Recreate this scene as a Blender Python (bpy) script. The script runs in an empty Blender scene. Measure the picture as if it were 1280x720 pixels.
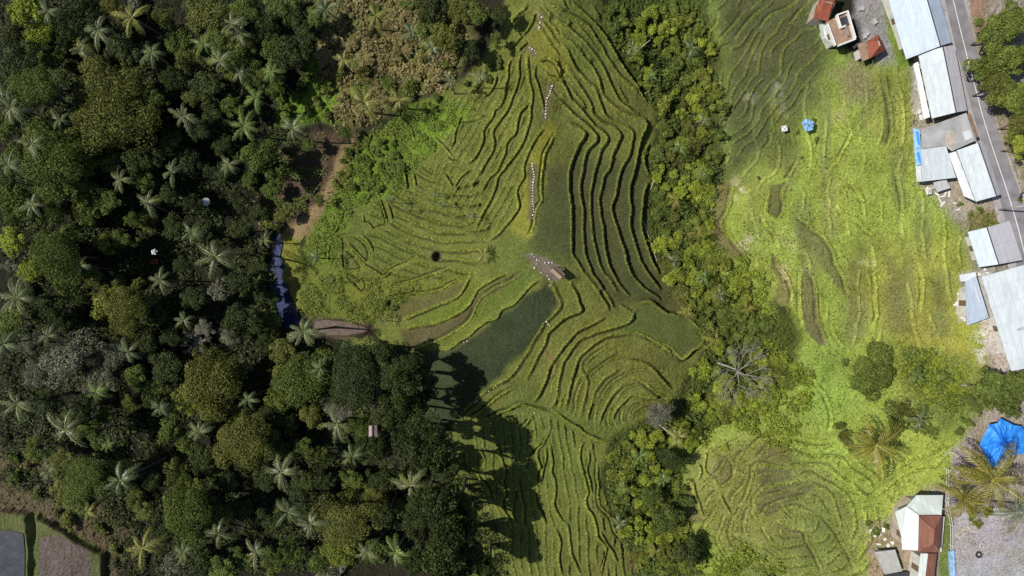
import bpy, bmesh, math, random
import numpy as np
from mathutils import Vector, Matrix
PI = math.pi
rng = np.random.default_rng(11)
random.seed(5)
scene = bpy.context.scene
C = scene.collection
CAMH = 115.0
K = 2 * CAMH * 0.75 / 1280.0          # metres per photo pixel on the plane z = 0
SUN_EL, SUN_ROT = math.radians(52), math.radians(-4)   # shadows fall to +x, a touch to -y

# ---------------------------------------------------------------- small helpers
def pw(px, py, z=0.0):
    """photo pixel + height -> world point"""
    s = K * (CAMH - z) / CAMH
    return ((px - 640) * s, (360 - py) * s)

def parse(s):
    return [tuple(float(v) for v in p.split(',')) for p in s.split()]

def vnoise(x, y, scale, seed):
    x = x / scale; y = y / scale
    xi = np.floor(x).astype(np.int64); yi = np.floor(y).astype(np.int64)
    fx = x - xi; fy = y - yi
    fx = fx * fx * (3 - 2 * fx); fy = fy * fy * (3 - 2 * fy)
    def h(a, b):
        n = (a * 374761393 + b * 668265263 + seed * 974634777) & 0xFFFFFFFF
        n = ((n ^ (n >> 13)) * 1274126177) & 0xFFFFFFFF
        n = n ^ (n >> 16)
        return (n & 0xFFFF) / 65535.0
    a = h(xi, yi); b = h(xi + 1, yi); c = h(xi, yi + 1); d = h(xi + 1, yi + 1)
    return (a * (1 - fx) + b * fx) * (1 - fy) + (c * (1 - fx) + d * fx) * fy

def fbm(x, y, scale, seed, o=3):
    r = 0; a = 1; t = 0
    for k in range(o):
        r = r + a * vnoise(x, y, scale / 2 ** k, seed + k * 17); t += a; a *= 0.55
    return r / t

def sstep(a, b, x):
    t = np.clip((x - a) / (b - a), 0, 1)
    return t * t * (3 - 2 * t)

# ---------------------------------------------------------------- base relief
CTRL = parse("690,0,2 680,60,1 670,130,0 665,200,0 662,260,-.5 660,310,-1 695,340,-1.5 "
 "735,10,-1 760,0,-4 800,100,-8 815,150,-9 720,120,-3 760,180,-6 700,180,-1.3 700,260,-1.7 740,260,-5 780,260,-8 805,270,-10 "
 "760,350,-6 790,400,-9 840,420,-11 870,430,-12.5 700,400,-3 740,460,-7.5 720,500,-7 780,500,-10.5 830,520,-12.5 650,400,-2.5 "
 "620,450,-3.5 580,520,-6 690,530,-6 800,0,-10 835,100,-15 850,200,-16 850,300,-17 880,400,-18 885,480,-19 850,560,-20 820,650,-21 800,720,-22 "
 "900,100,-12 900,200,-12 920,300,-11 960,50,-8 980,200,-7.5 1020,300,-5.5 1080,200,-3.5 1140,200,-1.5 1180,300,-1.2 1200,100,-.5 1170,10,-.5 "
 "1150,100,-.8 1280,300,-.5 1250,240,-.5 1240,380,-1 1100,400,-5 1000,420,-9 950,540,-13 1000,600,-10.5 900,620,-16.5 1100,560,-6 1180,600,-2.5 "
 "1280,600,-1 1280,700,-1 1230,680,-1 1150,660,-3 1140,720,-3.5 1050,700,-8 930,700,-16 1030,60,-4 1090,50,-1.5 "
 "620,60,-3 600,110,-5 560,150,-7 620,200,-3.2 600,260,-5 540,250,-7 480,220,-9.5 470,300,-10.5 530,330,-9 420,350,-13 600,330,-6 "
 "590,380,-8.5 480,400,-12.5 430,415,-14.5 345,330,-16 360,390,-16 430,210,-12.5 380,290,-14 340,280,-15 500,60,-8 400,60,-9 "
 "300,200,-14 200,100,-10 0,0,-4 0,300,-7 200,300,-12.5 100,450,-10 300,450,-15 0,600,-8 200,600,-12 60,700,-9 120,700,-9.3 350,600,-15 450,520,-15 "
 "500,650,-17 620,540,-8 600,620,-11 560,600,-13 650,620,-9.5 700,600,-9 740,580,-11 760,650,-14 700,700,-12 640,700,-13 560,700,-16 "
 "-60,-60,-3 -60,360,-6 -60,780,-8 300,780,-13 640,780,-14 800,780,-23 1000,780,-12 1340,780,-1 1340,360,-.5 1340,-60,0 1000,-60,-5 830,-60,-10 690,-60,3 500,-60,-7 250,-60,-8")
def damp(a, z):
    t = (a - 690) / 60 if a < 750 else (1 if a < 930 else max(0, 1 - (a - 930) / 200))
    return z * (1 - .42 * max(0, min(1, t)))
CTRL = [(a, b, damp(a, z)) for a, b, z in CTRL]
cp = np.array([(*pw(a, b, z), z) for a, b, z in CTRL])
def rbf_fit(P):
    d = np.hypot(P[:, None, 0] - P[None, :, 0], P[:, None, 1] - P[None, :, 1])
    n = len(P); A = np.zeros((n + 1, n + 1)); A[:n, :n] = d - np.eye(n) * -0.6; A[n, :n] = 1; A[:n, n] = 1
    return np.linalg.solve(A, np.append(P[:, 2], 0))
W = rbf_fit(cp)
gx = np.arange(-112, 112.1, 2.0); gy = np.arange(-68, 68.1, 2.0)
GX, GY = np.meshgrid(gx, gy)
bz = np.full(GX.shape, W[-1])
for (x0, y0, _), w in zip(cp, W[:-1]):
    bz += w * np.sqrt((GX - x0) ** 2 + (GY - y0) ** 2 + 9.0)
bz -= (bz - np.clip(bz, -26, 4)) * 0.8
def bil(G, xs, ys, x0, y0, st):
    u = np.clip((xs - x0) / st, 0, G.shape[1] - 1.001); v = np.clip((ys - y0) / st, 0, G.shape[0] - 1.001)
    i = u.astype(int); j = v.astype(int); fu = u - i; fv = v - j
    return (G[j, i] * (1 - fu) + G[j, i + 1] * fu) * (1 - fv) + (G[j + 1, i] * (1 - fu) + G[j + 1, i + 1] * fu) * fv
def base(x, y):
    return bil(bz, np.asarray(x, float), np.asarray(y, float), -112, -68, 2.0)
def px2w(px, py):
    """photo pixel -> world x, y on the base relief"""
    z = -6.0
    for _ in range(12):
        x, y = pw(px, py, z); z = 0.5 * z + 0.5 * float(base(x, y))
    return pw(px, py, z)

# ---------------------------------------------------------------- the fine grid
ST = 0.128
FX = np.arange(-104, 104.01, ST); FY = np.arange(-62, 62.01, ST)
X, Y = np.meshgrid(FX, FY)
Z0 = base(X, Y)
OFF = np.zeros_like(Z0)         # terrace steps, bunds, ditches
BUND = np.zeros_like(Z0)        # grassy bund mask
MUD_SHADE = np.zeros_like(Z0); BAR = np.zeros(Z0.shape, bool); LD = np.full(Z0.shape, 9.0)  # dark line tint: ditch mud plus painted shade of risers and bunds

def smooth_line(pts, n=4):
    P = [pts[0]] + list(pts) + [pts[-1]]
    out = []
    for i in range(1, len(P) - 2):
        p0, p1, p2, p3 = [np.array(q) for q in P[i - 1:i + 3]]
        for k in range(n):
            t = k / n
            out.append(0.5 * ((2 * p1) + (-p0 + p2) * t + (2 * p0 - 5 * p1 + 4 * p2 - p3) * t * t + (-p0 + 3 * p1 - 3 * p2 + p3) * t ** 3))
    out.append(np.array(pts[-1]))
    return np.array(out)

def line_field(P, R=3.6):
    """signed distance (+ = right of travel) and taper for all grid points near the polyline P"""
    i0 = max(0, int((P[:, 0].min() - R - FX[0]) / ST)); i1 = min(len(FX), int((P[:, 0].max() + R - FX[0]) / ST) + 2)
    j0 = max(0, int((P[:, 1].min() - R - FY[0]) / ST)); j1 = min(len(FY), int((P[:, 1].max() + R - FY[0]) / ST) + 2)
    if i1 - i0 < 2 or j1 - j0 < 2: return None
    D = np.full((j1 - j0, i1 - i0), 1e3); S = np.zeros_like(D)
    seg = np.hypot(*(P[1:] - P[:-1]).T); cum = np.concatenate([[0], np.cumsum(seg)])
    for k in range(len(P) - 1):
        a, b = P[k], P[k + 1]
        if seg[k] < 1e-6: continue
        u0 = max(i0, int((min(a[0], b[0]) - R - FX[0]) / ST)); u1 = min(i1, int((max(a[0], b[0]) + R - FX[0]) / ST) + 2)
        v0 = max(j0, int((min(a[1], b[1]) - R - FY[0]) / ST)); v1 = min(j1, int((max(a[1], b[1]) + R - FY[0]) / ST) + 2)
        if u1 <= u0 or v1 <= v0: continue
        xs = X[v0:v1, u0:u1] - a[0]; ys = Y[v0:v1, u0:u1] - a[1]
        dx, dy = (b - a) / seg[k]
        t = np.clip(xs * dx + ys * dy, 0, seg[k])
        ex = xs - dx * t; ey = ys - dy * t
        d = np.hypot(ex, ey)
        sgn = np.where(dx * ys - dy * xs > 0, -1.0, 1.0)
        sub = D[v0 - j0:v1 - j0, u0 - i0:u1 - i0]; ss = S[v0 - j0:v1 - j0, u0 - i0:u1 - i0]
        m = d < np.abs(sub)
        sub[m] = (d * sgn)[m]; ss[m] = (t + cum[k])[m]
    L = cum[-1]
    tap = sstep(0, min(2.5, L * .25), S) * sstep(0, min(2.5, L * .25), L - S)
    return slice(j0, j1), slice(i0, i1), D, tap, S

def poly_mask(pts, soft, wob=0.6, seed=1):
    P = np.array([px2w(a, b) for a, b in pts]); R = soft + wob + .5
    i0 = max(0, int((P[:, 0].min() - R - FX[0]) / ST)); i1 = min(len(FX), int((P[:, 0].max() + R - FX[0]) / ST) + 2)
    j0 = max(0, int((P[:, 1].min() - R - FY[0]) / ST)); j1 = min(len(FY), int((P[:, 1].max() + R - FY[0]) / ST) + 2)
    xs = X[j0:j1, i0:i1]; ys = Y[j0:j1, i0:i1]
    if wob > 0:
        xs = xs + (fbm(xs, ys, 3.0, seed) - .5) * 2 * wob; ys = ys + (fbm(xs, ys, 3.0, seed + 7) - .5) * 2 * wob
    ins = np.zeros(xs.shape, bool); D = np.full(xs.shape, 1e3)
    n = len(P)
    for k in range(n):
        a = P[k]; b = P[(k + 1) % n]; e = b - a; L2 = e @ e
        if L2 < 1e-9: continue
        t = np.clip(((xs - a[0]) * e[0] + (ys - a[1]) * e[1]) / L2, 0, 1)
        D = np.minimum(D, np.hypot(xs - a[0] - t * e[0], ys - a[1] - t * e[1]))
        if a[1] != b[1]:
            c = ((a[1] > ys) != (b[1] > ys)) & (xs < (b[0] - a[0]) * (ys - a[1]) / (b[1] - a[1]) + a[0])
            ins ^= c
    sd = np.where(ins, D, -D)
    return slice(j0, j1), slice(i0, i1), sstep(-soft / 2, soft / 2, sd)
def blob(px, py, r, n=10, asp=1, rot=0):
    return [(px + r * math.cos(t) * math.cos(rot) - r * asp * math.sin(t) * math.sin(rot), py + r * math.cos(t) * math.sin(rot) + r * asp * math.sin(t) * math.cos(rot)) for t in [2 * PI * i / n for i in range(n)]]

# every traced terrace edge: (points in photo pixels, step, bund height, kind)
MAJ = """
705,155 715,157 727,163 731,170 724,182 717,197 712,215 712,235 714,260 715,290 715,315 722,326 731,342 742,357 753,372 761,385 762,393
762,395 757,396 738,406 722,415 710,427 700,441 690,455 684,470 679,484 672,497 662,503
697,145 700,128 708,133 720,146 732,156 742,165 746,171 744,178 736,186 731,200 728,215 725,230 726,245 729,262 729,280 730,300 732,318 738,335 744,347 752,359 760,370 767,382 771,392
693,83 702,100 713,122 720,130 730,142 738,152 748,161 758,170 757,180 752,187 748,200 743,215 740,230 738,250 739,270 741,290 744,310 748,325 755,340 763,350 770,362 776,372
693,70 707,82 713,92 720,100 727,112 738,130 741,142 748,150 756,155 765,158 772,163 776,171 772,180 767,190 762,210 755,220 752,235 749,247 750,262 753,278 755,292 756,308 759,322 764,338 772,352 780,362 788,370 792,376
697,53 708,60 713,72 719,84 728,95 735,104 745,114 748,122 753,135 758,145 770,152 780,157 788,162 791,170 790,180 786,195 778,208 774,222 772,232 769,245 765,258 767,270 772,285 776,300 781,315 784,330 790,343 800,355 812,365 823,372 830,380
697,38 706,45 716,54 726,66 735,77 742,86 748,97 750,108 755,120 762,128 770,135 780,140 790,146 800,147 807,149 808,160 803,170 799,185 796,200 792,215 788,232 787,245 789,260 787,275 789,290 794,305 798,320 805,333 812,345 822,357 832,366
690,18 699,27 712,34 722,45 733,55 742,66 750,77 756,88 762,102 771,120 777,128 785,134 794,140 806,141
683,6 693,8 703,14 714,19 727,27 738,35 745,47 752,58 758,70 766,82 775,95 785,105 795,115 803,124
712,0 722,8 733,18 742,27 752,38 760,50 769,65 780,84 792,101 803,117 813,131
812,222 806,240 803,260 802,278 805,295 810,310 815,325 822,338 827,348
815,175 808,187 806,200 809,212 815,222
712,347 715,357 721,368 724,378 727,388 715,394 703,400 693,409 685,418 681,430 674,443 668,455 661,470 657,482
795,385 792,393 789,400 783,405 770,409 755,413 740,418 727,424 718,433 711,443 704,453 701,465 698,480 697,495 692,506 686,512
848,449 835,438 820,428 805,420 790,416 775,418 760,421 746,428 733,438 724,449 718,463 714,480 710,498 704,516
775,381 782,386 790,388
728,449 727,462 733,474 734,482 731,500 727,515 725,525
778,457 770,465 758,472 750,480 744,490 740,505 736,520 735,531
786,475 775,484 765,495 757,508 752,520 749,532
786,475 793,472 805,478 815,487 825,495 838,500
778,457 790,452 805,455 817,461 825,470 835,482 842,492
793,380 805,377 815,377 825,385 835,392 848,394 858,395
858,395 867,403 876,413 879,425 874,434 866,438 860,445 853,449 846,442 838,434 826,430
768,532 767,520 773,510 783,500 791,494 800,496 815,498 828,496
685,345 690,355 697,370 701,378 698,388 690,396 683,402 675,415 668,425 660,440 653,450 648,460 640,470 625,480 610,487 595,500 583,512 570,528
505,447 520,435 540,428 558,420 575,410 588,398 595,383 603,370 615,362 628,355 640,350 655,338
"""
MED = """
680,152 678,160 671,170 665,180 660,190 655,203 653,212 654,222 648,232 645,243 647,257 641,270 633,280 620,294 605,303
676,76 669,81 667,92 671,105 675,120 678,135 679,146
660,62 658,75 659,90 661,105 664,118 663,135 661,150 657,165 651,180 645,190 638,200 630,210 622,222 618,235 612,250 604,264 598,278 592,290
656,62 650,68 647,80 648,95 645,108 641,119 637,130 632,140 625,150 621,155 617,162 616,170 617,180 614,190 609,198 604,207 600,215 592,225
645,68 637,75 634,90 632,105 630,117 625,130 618,138 615,147 607,157 603,165 602,178 597,190 590,200 585,203 577,202
668,122 660,128 655,135 649,142 645,155 643,167 637,173 632,182 630,192 625,205 620,213 613,220 607,228 602,238 598,245
672,8 667,18 664,28 656,40 648,47 640,55 631,61
660,0 655,10 648,15 640,25 632,33
660,50 652,58 646,66
620,90 619,100 613,113 600,122
605,80 605,95 597,108 585,115
697,165 689,178 683,188 680,203 678,220 677,240 678,250 672,260 669,272 667,285 660,300
682,84 676,76 684,71 692,74 698,82 702,92 705,101 696,99 688,97 682,92 682,84
648,486 635,489 622,497 608,509 592,521 580,531
662,503 650,505 638,511 625,516 612,522 598,526
480,366 495,358 510,353 520,350 535,345 548,340 565,335
478,376 500,371 520,367 540,366 553,362 563,355 580,350
500,401 515,395 530,388 545,382 560,376 573,370 580,360 585,350 590,341
505,411 530,406 550,402 570,393 585,382 592,370 598,360 610,352 625,345 640,339
540,433 560,436 575,425 587,418 597,408 610,400 620,397 628,385 640,380 650,370 665,355 678,346
690,514 700,520 706,524 715,530 725,537 738,545 750,550 765,553
640,512 652,507 665,509 678,512 690,514
618,545 622,560 627,575 630,590 628,602 632,617 627,625 628,635 635,648 640,662
682,550 668,560 660,570 657,582 659,592
688,533 685,543 678,555 671,563 672,575 675,583 671,593 670,610
682,557 681,575 677,590 674,608
686,552 688,565 690,578 688,590 693,600 693,615 692,630 697,642 702,650 708,657
648,593 648,612 652,625 654,640 655,655 662,664
668,613 668,625 675,640 680,650 683,659
595,590 600,600 608,608 612,620 615,630
690,658 697,668 700,680 698,700 703,724
700,650 710,660 712,680 715,695 727,722
735,547 726,558 724,570 727,588 732,603 734,615 731,625 734,637 740,645 745,660 747,672 757,685 755,700 750,724
748,575 747,590 748,605 750,630 757,640 765,650 770,665 782,678
750,663 755,675 765,690 773,707
735,560 735,575 733,588 737,605 739,622
650,535 659,530 664,522
914,225 916,238 912,255 908,268 902,276 904,287 913,295 920,305 932,318 944,327
990,222 983,230 979,240 980,255 978,268 973,273 965,270 958,265 960,250 962,235
990,265 997,270 1007,278 1015,285 1022,290 1032,298 1043,315 1045,330 1055,345 1060,365 1057,373
950,272 960,282 968,292 972,302
963,316 970,320 975,335 984,345 990,360 991,372 985,384
1010,340 1018,350 1021,370 1022,395 1027,412 1033,428 1028,433
1003,331 1001,350 1001,375 1003,400 1006,412
1038,405 1045,420 1053,430 1055,438
963,165 964,175 960,182 953,190
1000,200 990,215 981,228
899,10 897,30 887,42 884,60 883,75 891,88
935,10 925,22 913,37 903,47 897,53
960,5 945,18 932,32 922,45 917,56
1004,-5 985,10 965,18 955,28 945,42
1008,5 1000,15 992,26 983,31
895,567 905,568 913,573 918,583 917,598 910,605 900,608 893,600 888,595
921,602 922,578 928,567 940,560 950,550 962,548 975,549 985,553 991,562
921,636 933,622 940,600 943,583 951,580 965,582 980,585 991,587
945,640 943,625 950,615 958,607 970,606 985,605 1000,600 1012,600
942,635 944,646 952,652 962,655
845,612 855,605 865,603 868,618 875,635 881,652
975,627 985,640 998,650
963,650 975,652 990,660 1005,664 1010,675 1020,695 1032,720
1022,640 1038,655 1050,672 1062,692 1072,716
915,665 935,680 952,692
1003,628 1022,627
1105,85 1108,110 1115,145 1115,170 1108,183 1103,175
1067,158 1060,178 1045,203 1030,218
1040,445 1030,438
1102,438 1115,443 1128,452 1140,464 1150,478 1165,492 1178,505
1040,250 1052,262 1070,272 1085,290 1100,300
1090,330 1095,360 1096,395 1088,415
1150,330 1155,360 1150,395
1060,225 1075,240 1082,262
1120,210 1128,245 1130,280
1010,470 1030,490 1040,520 1035,545
1060,600 1085,620 1105,612 1130,590
"""
MIN = """
558,197 565,202 577,203
540,170 552,181 560,190 568,199
578,140 573,155 569,165 567,178 562,188
548,145 558,150 575,151 590,150 603,145 614,139
592,210 586,213 580,217 573,225 567,236
555,217 562,228 568,236
452,262 458,250 466,240 475,250 480,265 483,280 475,284 467,287 461,280 455,277 452,262
434,297 440,293 447,296 455,303 460,312 461,322 458,328 452,322 443,313 436,305 434,297
450,293 460,302 465,310 468,319
428,310 438,315 446,325 452,335 445,338 429,336 427,322 428,310
429,335 445,345 456,350 458,360 452,365 443,358 432,347 429,335
434,308 445,320 455,330 470,340 480,346 492,337 505,330 515,325 525,318
472,246 478,262 484,281
480,243 487,260 491,279
509,238 507,228 505,212
519,235 517,222 512,212
504,212 508,225 509,240
412,300 410,315 410,328
417,296 426,300 427,318
424,250 430,260 425,278 418,290 405,295
470,160 460,185 468,200
505,130 500,145 513,160 518,180
648,600 640,640 648,660
600,560 606,575
785,640 778,655
893,600 880,585 885,560
900,615 905,630 915,645
870,575 876,590 870,602
925,460 935,480
"""
CARVE = """
-10,634 15,636 38,641 60,650 80,662 100,676 122,688 131,692 131,730
36,650 38,665 37,730
"""
def _cls(l):
    P_ = parse(l)
    return 'soft' if min(p[0] for p in P_) > 880 else 'med'
LINES = [(l, 'maj') for l in MAJ.strip().splitlines()] + [(l, _cls(l)) for l in MED.strip().splitlines()] + [(l, 'min') for l in MIN.strip().splitlines()] + [(l, 'carve') for l in CARVE.strip().splitlines()]
for li, (l, kind) in enumerate(LINES):
    pts = [px2w(a, b) for a, b in parse(l)]
    P = smooth_line(pts)
    f = line_field(P, 3.6 if kind in ('maj', 'med') else 1.6)
    if f is None: continue
    js, isl, D, tap, S = f
    wob = vnoise(S + li * 31.7, S * 0 + li * 3.1, 1.6, 5) - .5
    D = D + wob * 0.22
    # which side is lower?  (negative = left of travel)
    m = len(P) // 2
    gl = 0
    for q in range(0, len(P) - 1, 3):
        a, b = P[q], P[q + 1]; n = np.array([(b - a)[1], -(b - a)[0]]); nn = np.hypot(*n)
        if nn < 1e-6: continue
        n /= nn; c = (a + b) / 2
        gl += float(base(*(c + n * 2.5))) - float(base(*(c - n * 2.5)))
    if gl > 0: D = -D      # now D > 0 = low side
    slope = min(1.0, abs(gl) / max(1, len(range(0, len(P) - 1, 3))) / 2.0)
    var = .8 + .5 * vnoise(S + li * 11.3, S * 0, 5.0, 9)
    if kind != 'carve':
        LD[js, isl] = np.minimum(LD[js, isl], np.where(tap > .1, np.abs(D), 9))
        bw = np.maximum(BAR[js, isl], (np.abs(D - .15) < .19) & (tap > .25)); BAR[js, isl] = bw
    if kind == 'maj':
        o = tap * var * (.22 * np.exp(-((D + .12) / .15) ** 2) - .14 * np.exp(-((D - .5) / .14) ** 2))
        b = tap * np.clip(sstep(-.34, -.2, D) * (1 - sstep(.05, .17, D)), 0, 1)
        MUD_SHADE[js, isl] = np.maximum(MUD_SHADE[js, isl], tap * np.exp(-((D - .42) / .17) ** 2))
    elif kind == 'med':
        o = tap * var * (.24 * np.exp(-((D + .06) / .14) ** 2) - .34 * np.exp(-((D + .42) / .14) ** 2))
        b = tap * np.clip(sstep(-.32, -.15, D) * (1 - sstep(.15, .4, D)), 0, 1)
        MUD_SHADE[js, isl] = np.maximum(MUD_SHADE[js, isl], tap * np.exp(-((D + .42) / .16) ** 2))
    elif kind == 'soft':
        o = tap * var * (.12 * np.exp(-((D + .06) / .16) ** 2) - .22 * np.exp(-((D - .42) / .16) ** 2))
        b = .6 * tap * np.clip(sstep(-.4, -.15, D) * (1 - sstep(.1, .3, D)), 0, 1)
        MUD_SHADE[js, isl] = np.maximum(MUD_SHADE[js, isl], .8 * tap * np.exp(-((D - .42) / .15) ** 2) * (vnoise(S + li * 7.7, S * 0, 2.5, 19) > .35))
    elif kind == 'min':
        o = tap * (.2 * np.exp(-(D / .14) ** 2) - .3 * np.exp(-((D + .34) / .13) ** 2) - .1 * np.exp(-((D - .34) / .13) ** 2))
        b = tap * np.clip(1 - sstep(.1, .24, np.abs(D)), 0, 1)
        MUD_SHADE[js, isl] = np.maximum(MUD_SHADE[js, isl], tap * np.exp(-((D + .34) / .15) ** 2))
    else:
        OFF[js, isl] -= 1.3 * np.exp(-(D / .72) ** 4); continue
    OFF[js, isl] += o; BUND[js, isl] = np.maximum(BUND[js, isl], b)

# finer steps between the traced ones, following the same run of the slope
PXG = X / K * CAMH / (CAMH - Z0) + 640; PYG = 360 - Y / K * CAMH / (CAMH - Z0)
def fill_steps(poly, phase, amp, seed, keep=.35, mode='med', gap=.75):
    global OFF, BUND, MUD_SHADE, BAR
    js, isl, m = poly_mask(parse(poly), 1.5, 0)
    ph = phase(PXG[js, isl], PYG[js, isl]); gy_, gx_ = np.gradient(ph, ST); gm = np.maximum(np.hypot(gx_, gy_), .05)
    fr = ph - np.round(ph); D = fr / gm
    row = np.round(ph)
    on = sstep(keep, keep + .12, vnoise(row * 13.7 + 3.1, PYG[js, isl] / 22 + row * .37, 1.0, seed))
    tap = m * on * sstep(gap, gap + .5, LD[js, isl]) * (gm < 1.6)
    var = .7 + .6 * vnoise(row * 5.1, PYG[js, isl] / 15, 1.0, seed + 3)
    o = amp * tap * var * (.22 * np.exp(-((D + .06) / .15) ** 2) - .3 * np.exp(-((D - .4) / .15) ** 2))
    b = tap * np.clip(sstep(-.32, -.12, D) * (1 - sstep(.06, .25, D)), 0, 1) * min(1, amp)
    OFF[js, isl] += o; BUND[js, isl] = np.maximum(BUND[js, isl], b)
    MUD_SHADE[js, isl] = np.maximum(MUD_SHADE[js, isl], amp * tap * np.exp(-((D - .38) / .17) ** 2))
    BAR[js, isl] |= (np.abs(D - .12) < .19) & (tap > .4)
w1 = lambda a, b, s, sd: fbm(a, b, s, sd) - .5
fill_steps("590,540 640,515 700,525 750,552 752,600 765,640 790,700 790,740 600,740 570,640", lambda a, b: (a - .10 * (b - 600) + 18 * w1(a, b, 60, 301)) / 10.5, .6, 1, -.1)
fill_steps("560,130 630,90 660,60 665,150 655,250 610,300 570,260 540,220", lambda a, b: (a + .55 * (b - 200) + 7 * w1(a, b, 40, 302)) / 9.5, .6, 2, -.5, gap=.45)
fill_steps("470,225 520,205 600,225 612,300 592,345 520,352 470,345 455,300", lambda a, b: (np.hypot((a - 560) * .72 - (b - 215) * .25, (b - 195) * .95) + 14 * w1(a, b, 50, 303)) / 11.5, .8, 3, -.5, gap=.45)
fill_steps("670,10 710,0 745,10 800,110 760,160 700,140 680,80", lambda a, b: (a - .75 * (b - 60) + 10 * w1(a, b, 30, 304)) / 9, .7, 4, .35, gap=.6)
fill_steps("690,440 760,430 840,470 830,510 760,535 690,510", lambda a, b: (np.hypot((a - 815), (b - 525) * 1.15) + 8 * w1(a, b, 30, 305)) / 9, .8, 5, .35, gap=.55)
fill_steps("905,120 1000,100 1060,120 1130,100 1150,230 1205,300 1225,440 1130,430 1040,430 990,390 930,320 905,270", lambda a, b: (a + .22 * (b - 250) * np.clip((1100 - a) / 200, -.6, 1) + 70 * w1(a, b, 130, 306) + 8 * w1(a, b, 28, 316)) / 24, .42, 6, .42, gap=1.2)
fill_steps("885,-20 1025,-20 1040,70 1000,130 930,210 905,150", lambda a, b: (a + .75 * (b - 60) + 40 * w1(a, b, 60, 307)) / 14, .55, 7, .25, gap=.9)
fill_steps("865,550 1020,545 1130,600 1090,680 1090,740 900,740 880,680", lambda a, b: (np.hypot((a - 1000) * .85, (b - 655) * 1.1) + 44 * w1(a, b, 75, 308)) / 13, .7, 8, .1, gap=.8)
fill_steps("1030,560 1060,600 1130,620 1180,590 1190,540 1120,560", lambda a, b: (a * .5 + b + 22 * w1(a, b, 45, 309)) / 14, .5, 9, .35)

# level every plot: relax the relief inside each bunded plot, never across a traced edge
q = 2
zc = Z0[::q, ::q].astype(np.float32).copy(); z00 = zc.copy()
bar = BAR[::q, ::q].copy()
for dj in (0, 1):
    for di in (0, 1):
        t_ = BAR[dj::q, di::q]; bar[:t_.shape[0], :t_.shape[1]] |= t_
op = (~bar).astype(np.float32)
wx = op[:, :-1] * op[:, 1:]; wy = op[:-1, :] * op[1:, :]
den = np.full(zc.shape, .006, np.float32); den[:, :-1] += wx; den[:, 1:] += wx; den[:-1] += wy; den[1:] += wy
for it in range(420):
    num = z00 * .006
    num[:, :-1] += wx * zc[:, 1:]; num[:, 1:] += wx * zc[:, :-1]; num[:-1] += wy * zc[1:]; num[1:] += wy * zc[:-1]
    zc = num / den
# inside the thin barrier: average of what lies on both sides
v = np.where(bar, 0, zc); w_ = (~bar).astype(np.float32)
for it in range(3):
    v2 = v.copy(); w2 = w_.copy()
    for a_, b_ in ((1, 0), (-1, 0), (0, 1), (0, -1)):
        v2 += np.roll(v, (a_, b_), (0, 1)); w2 += np.roll(w_, (a_, b_), (0, 1))
    f_ = (w_ == 0) & (w2 > 0)
    v = np.where(f_, v2 / np.maximum(w2, 1e-6), v); w_ = np.where(f_, 1, w_)
zc = np.where(w_ > 0, v, zc)
ZT = bil(zc.astype(float), X, Y, FX[0], FY[0], ST * q)

# ---------------------------------------------------------------- ground cover: surface colours by area, cloud shade painted into the upper right field
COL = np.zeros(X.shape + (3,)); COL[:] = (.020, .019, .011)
COL[X > 62] = (.26, .23, .19)
GRAIN = np.full(X.shape, .16)         # height of the vegetation texture
WET = np.zeros_like(X)
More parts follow.
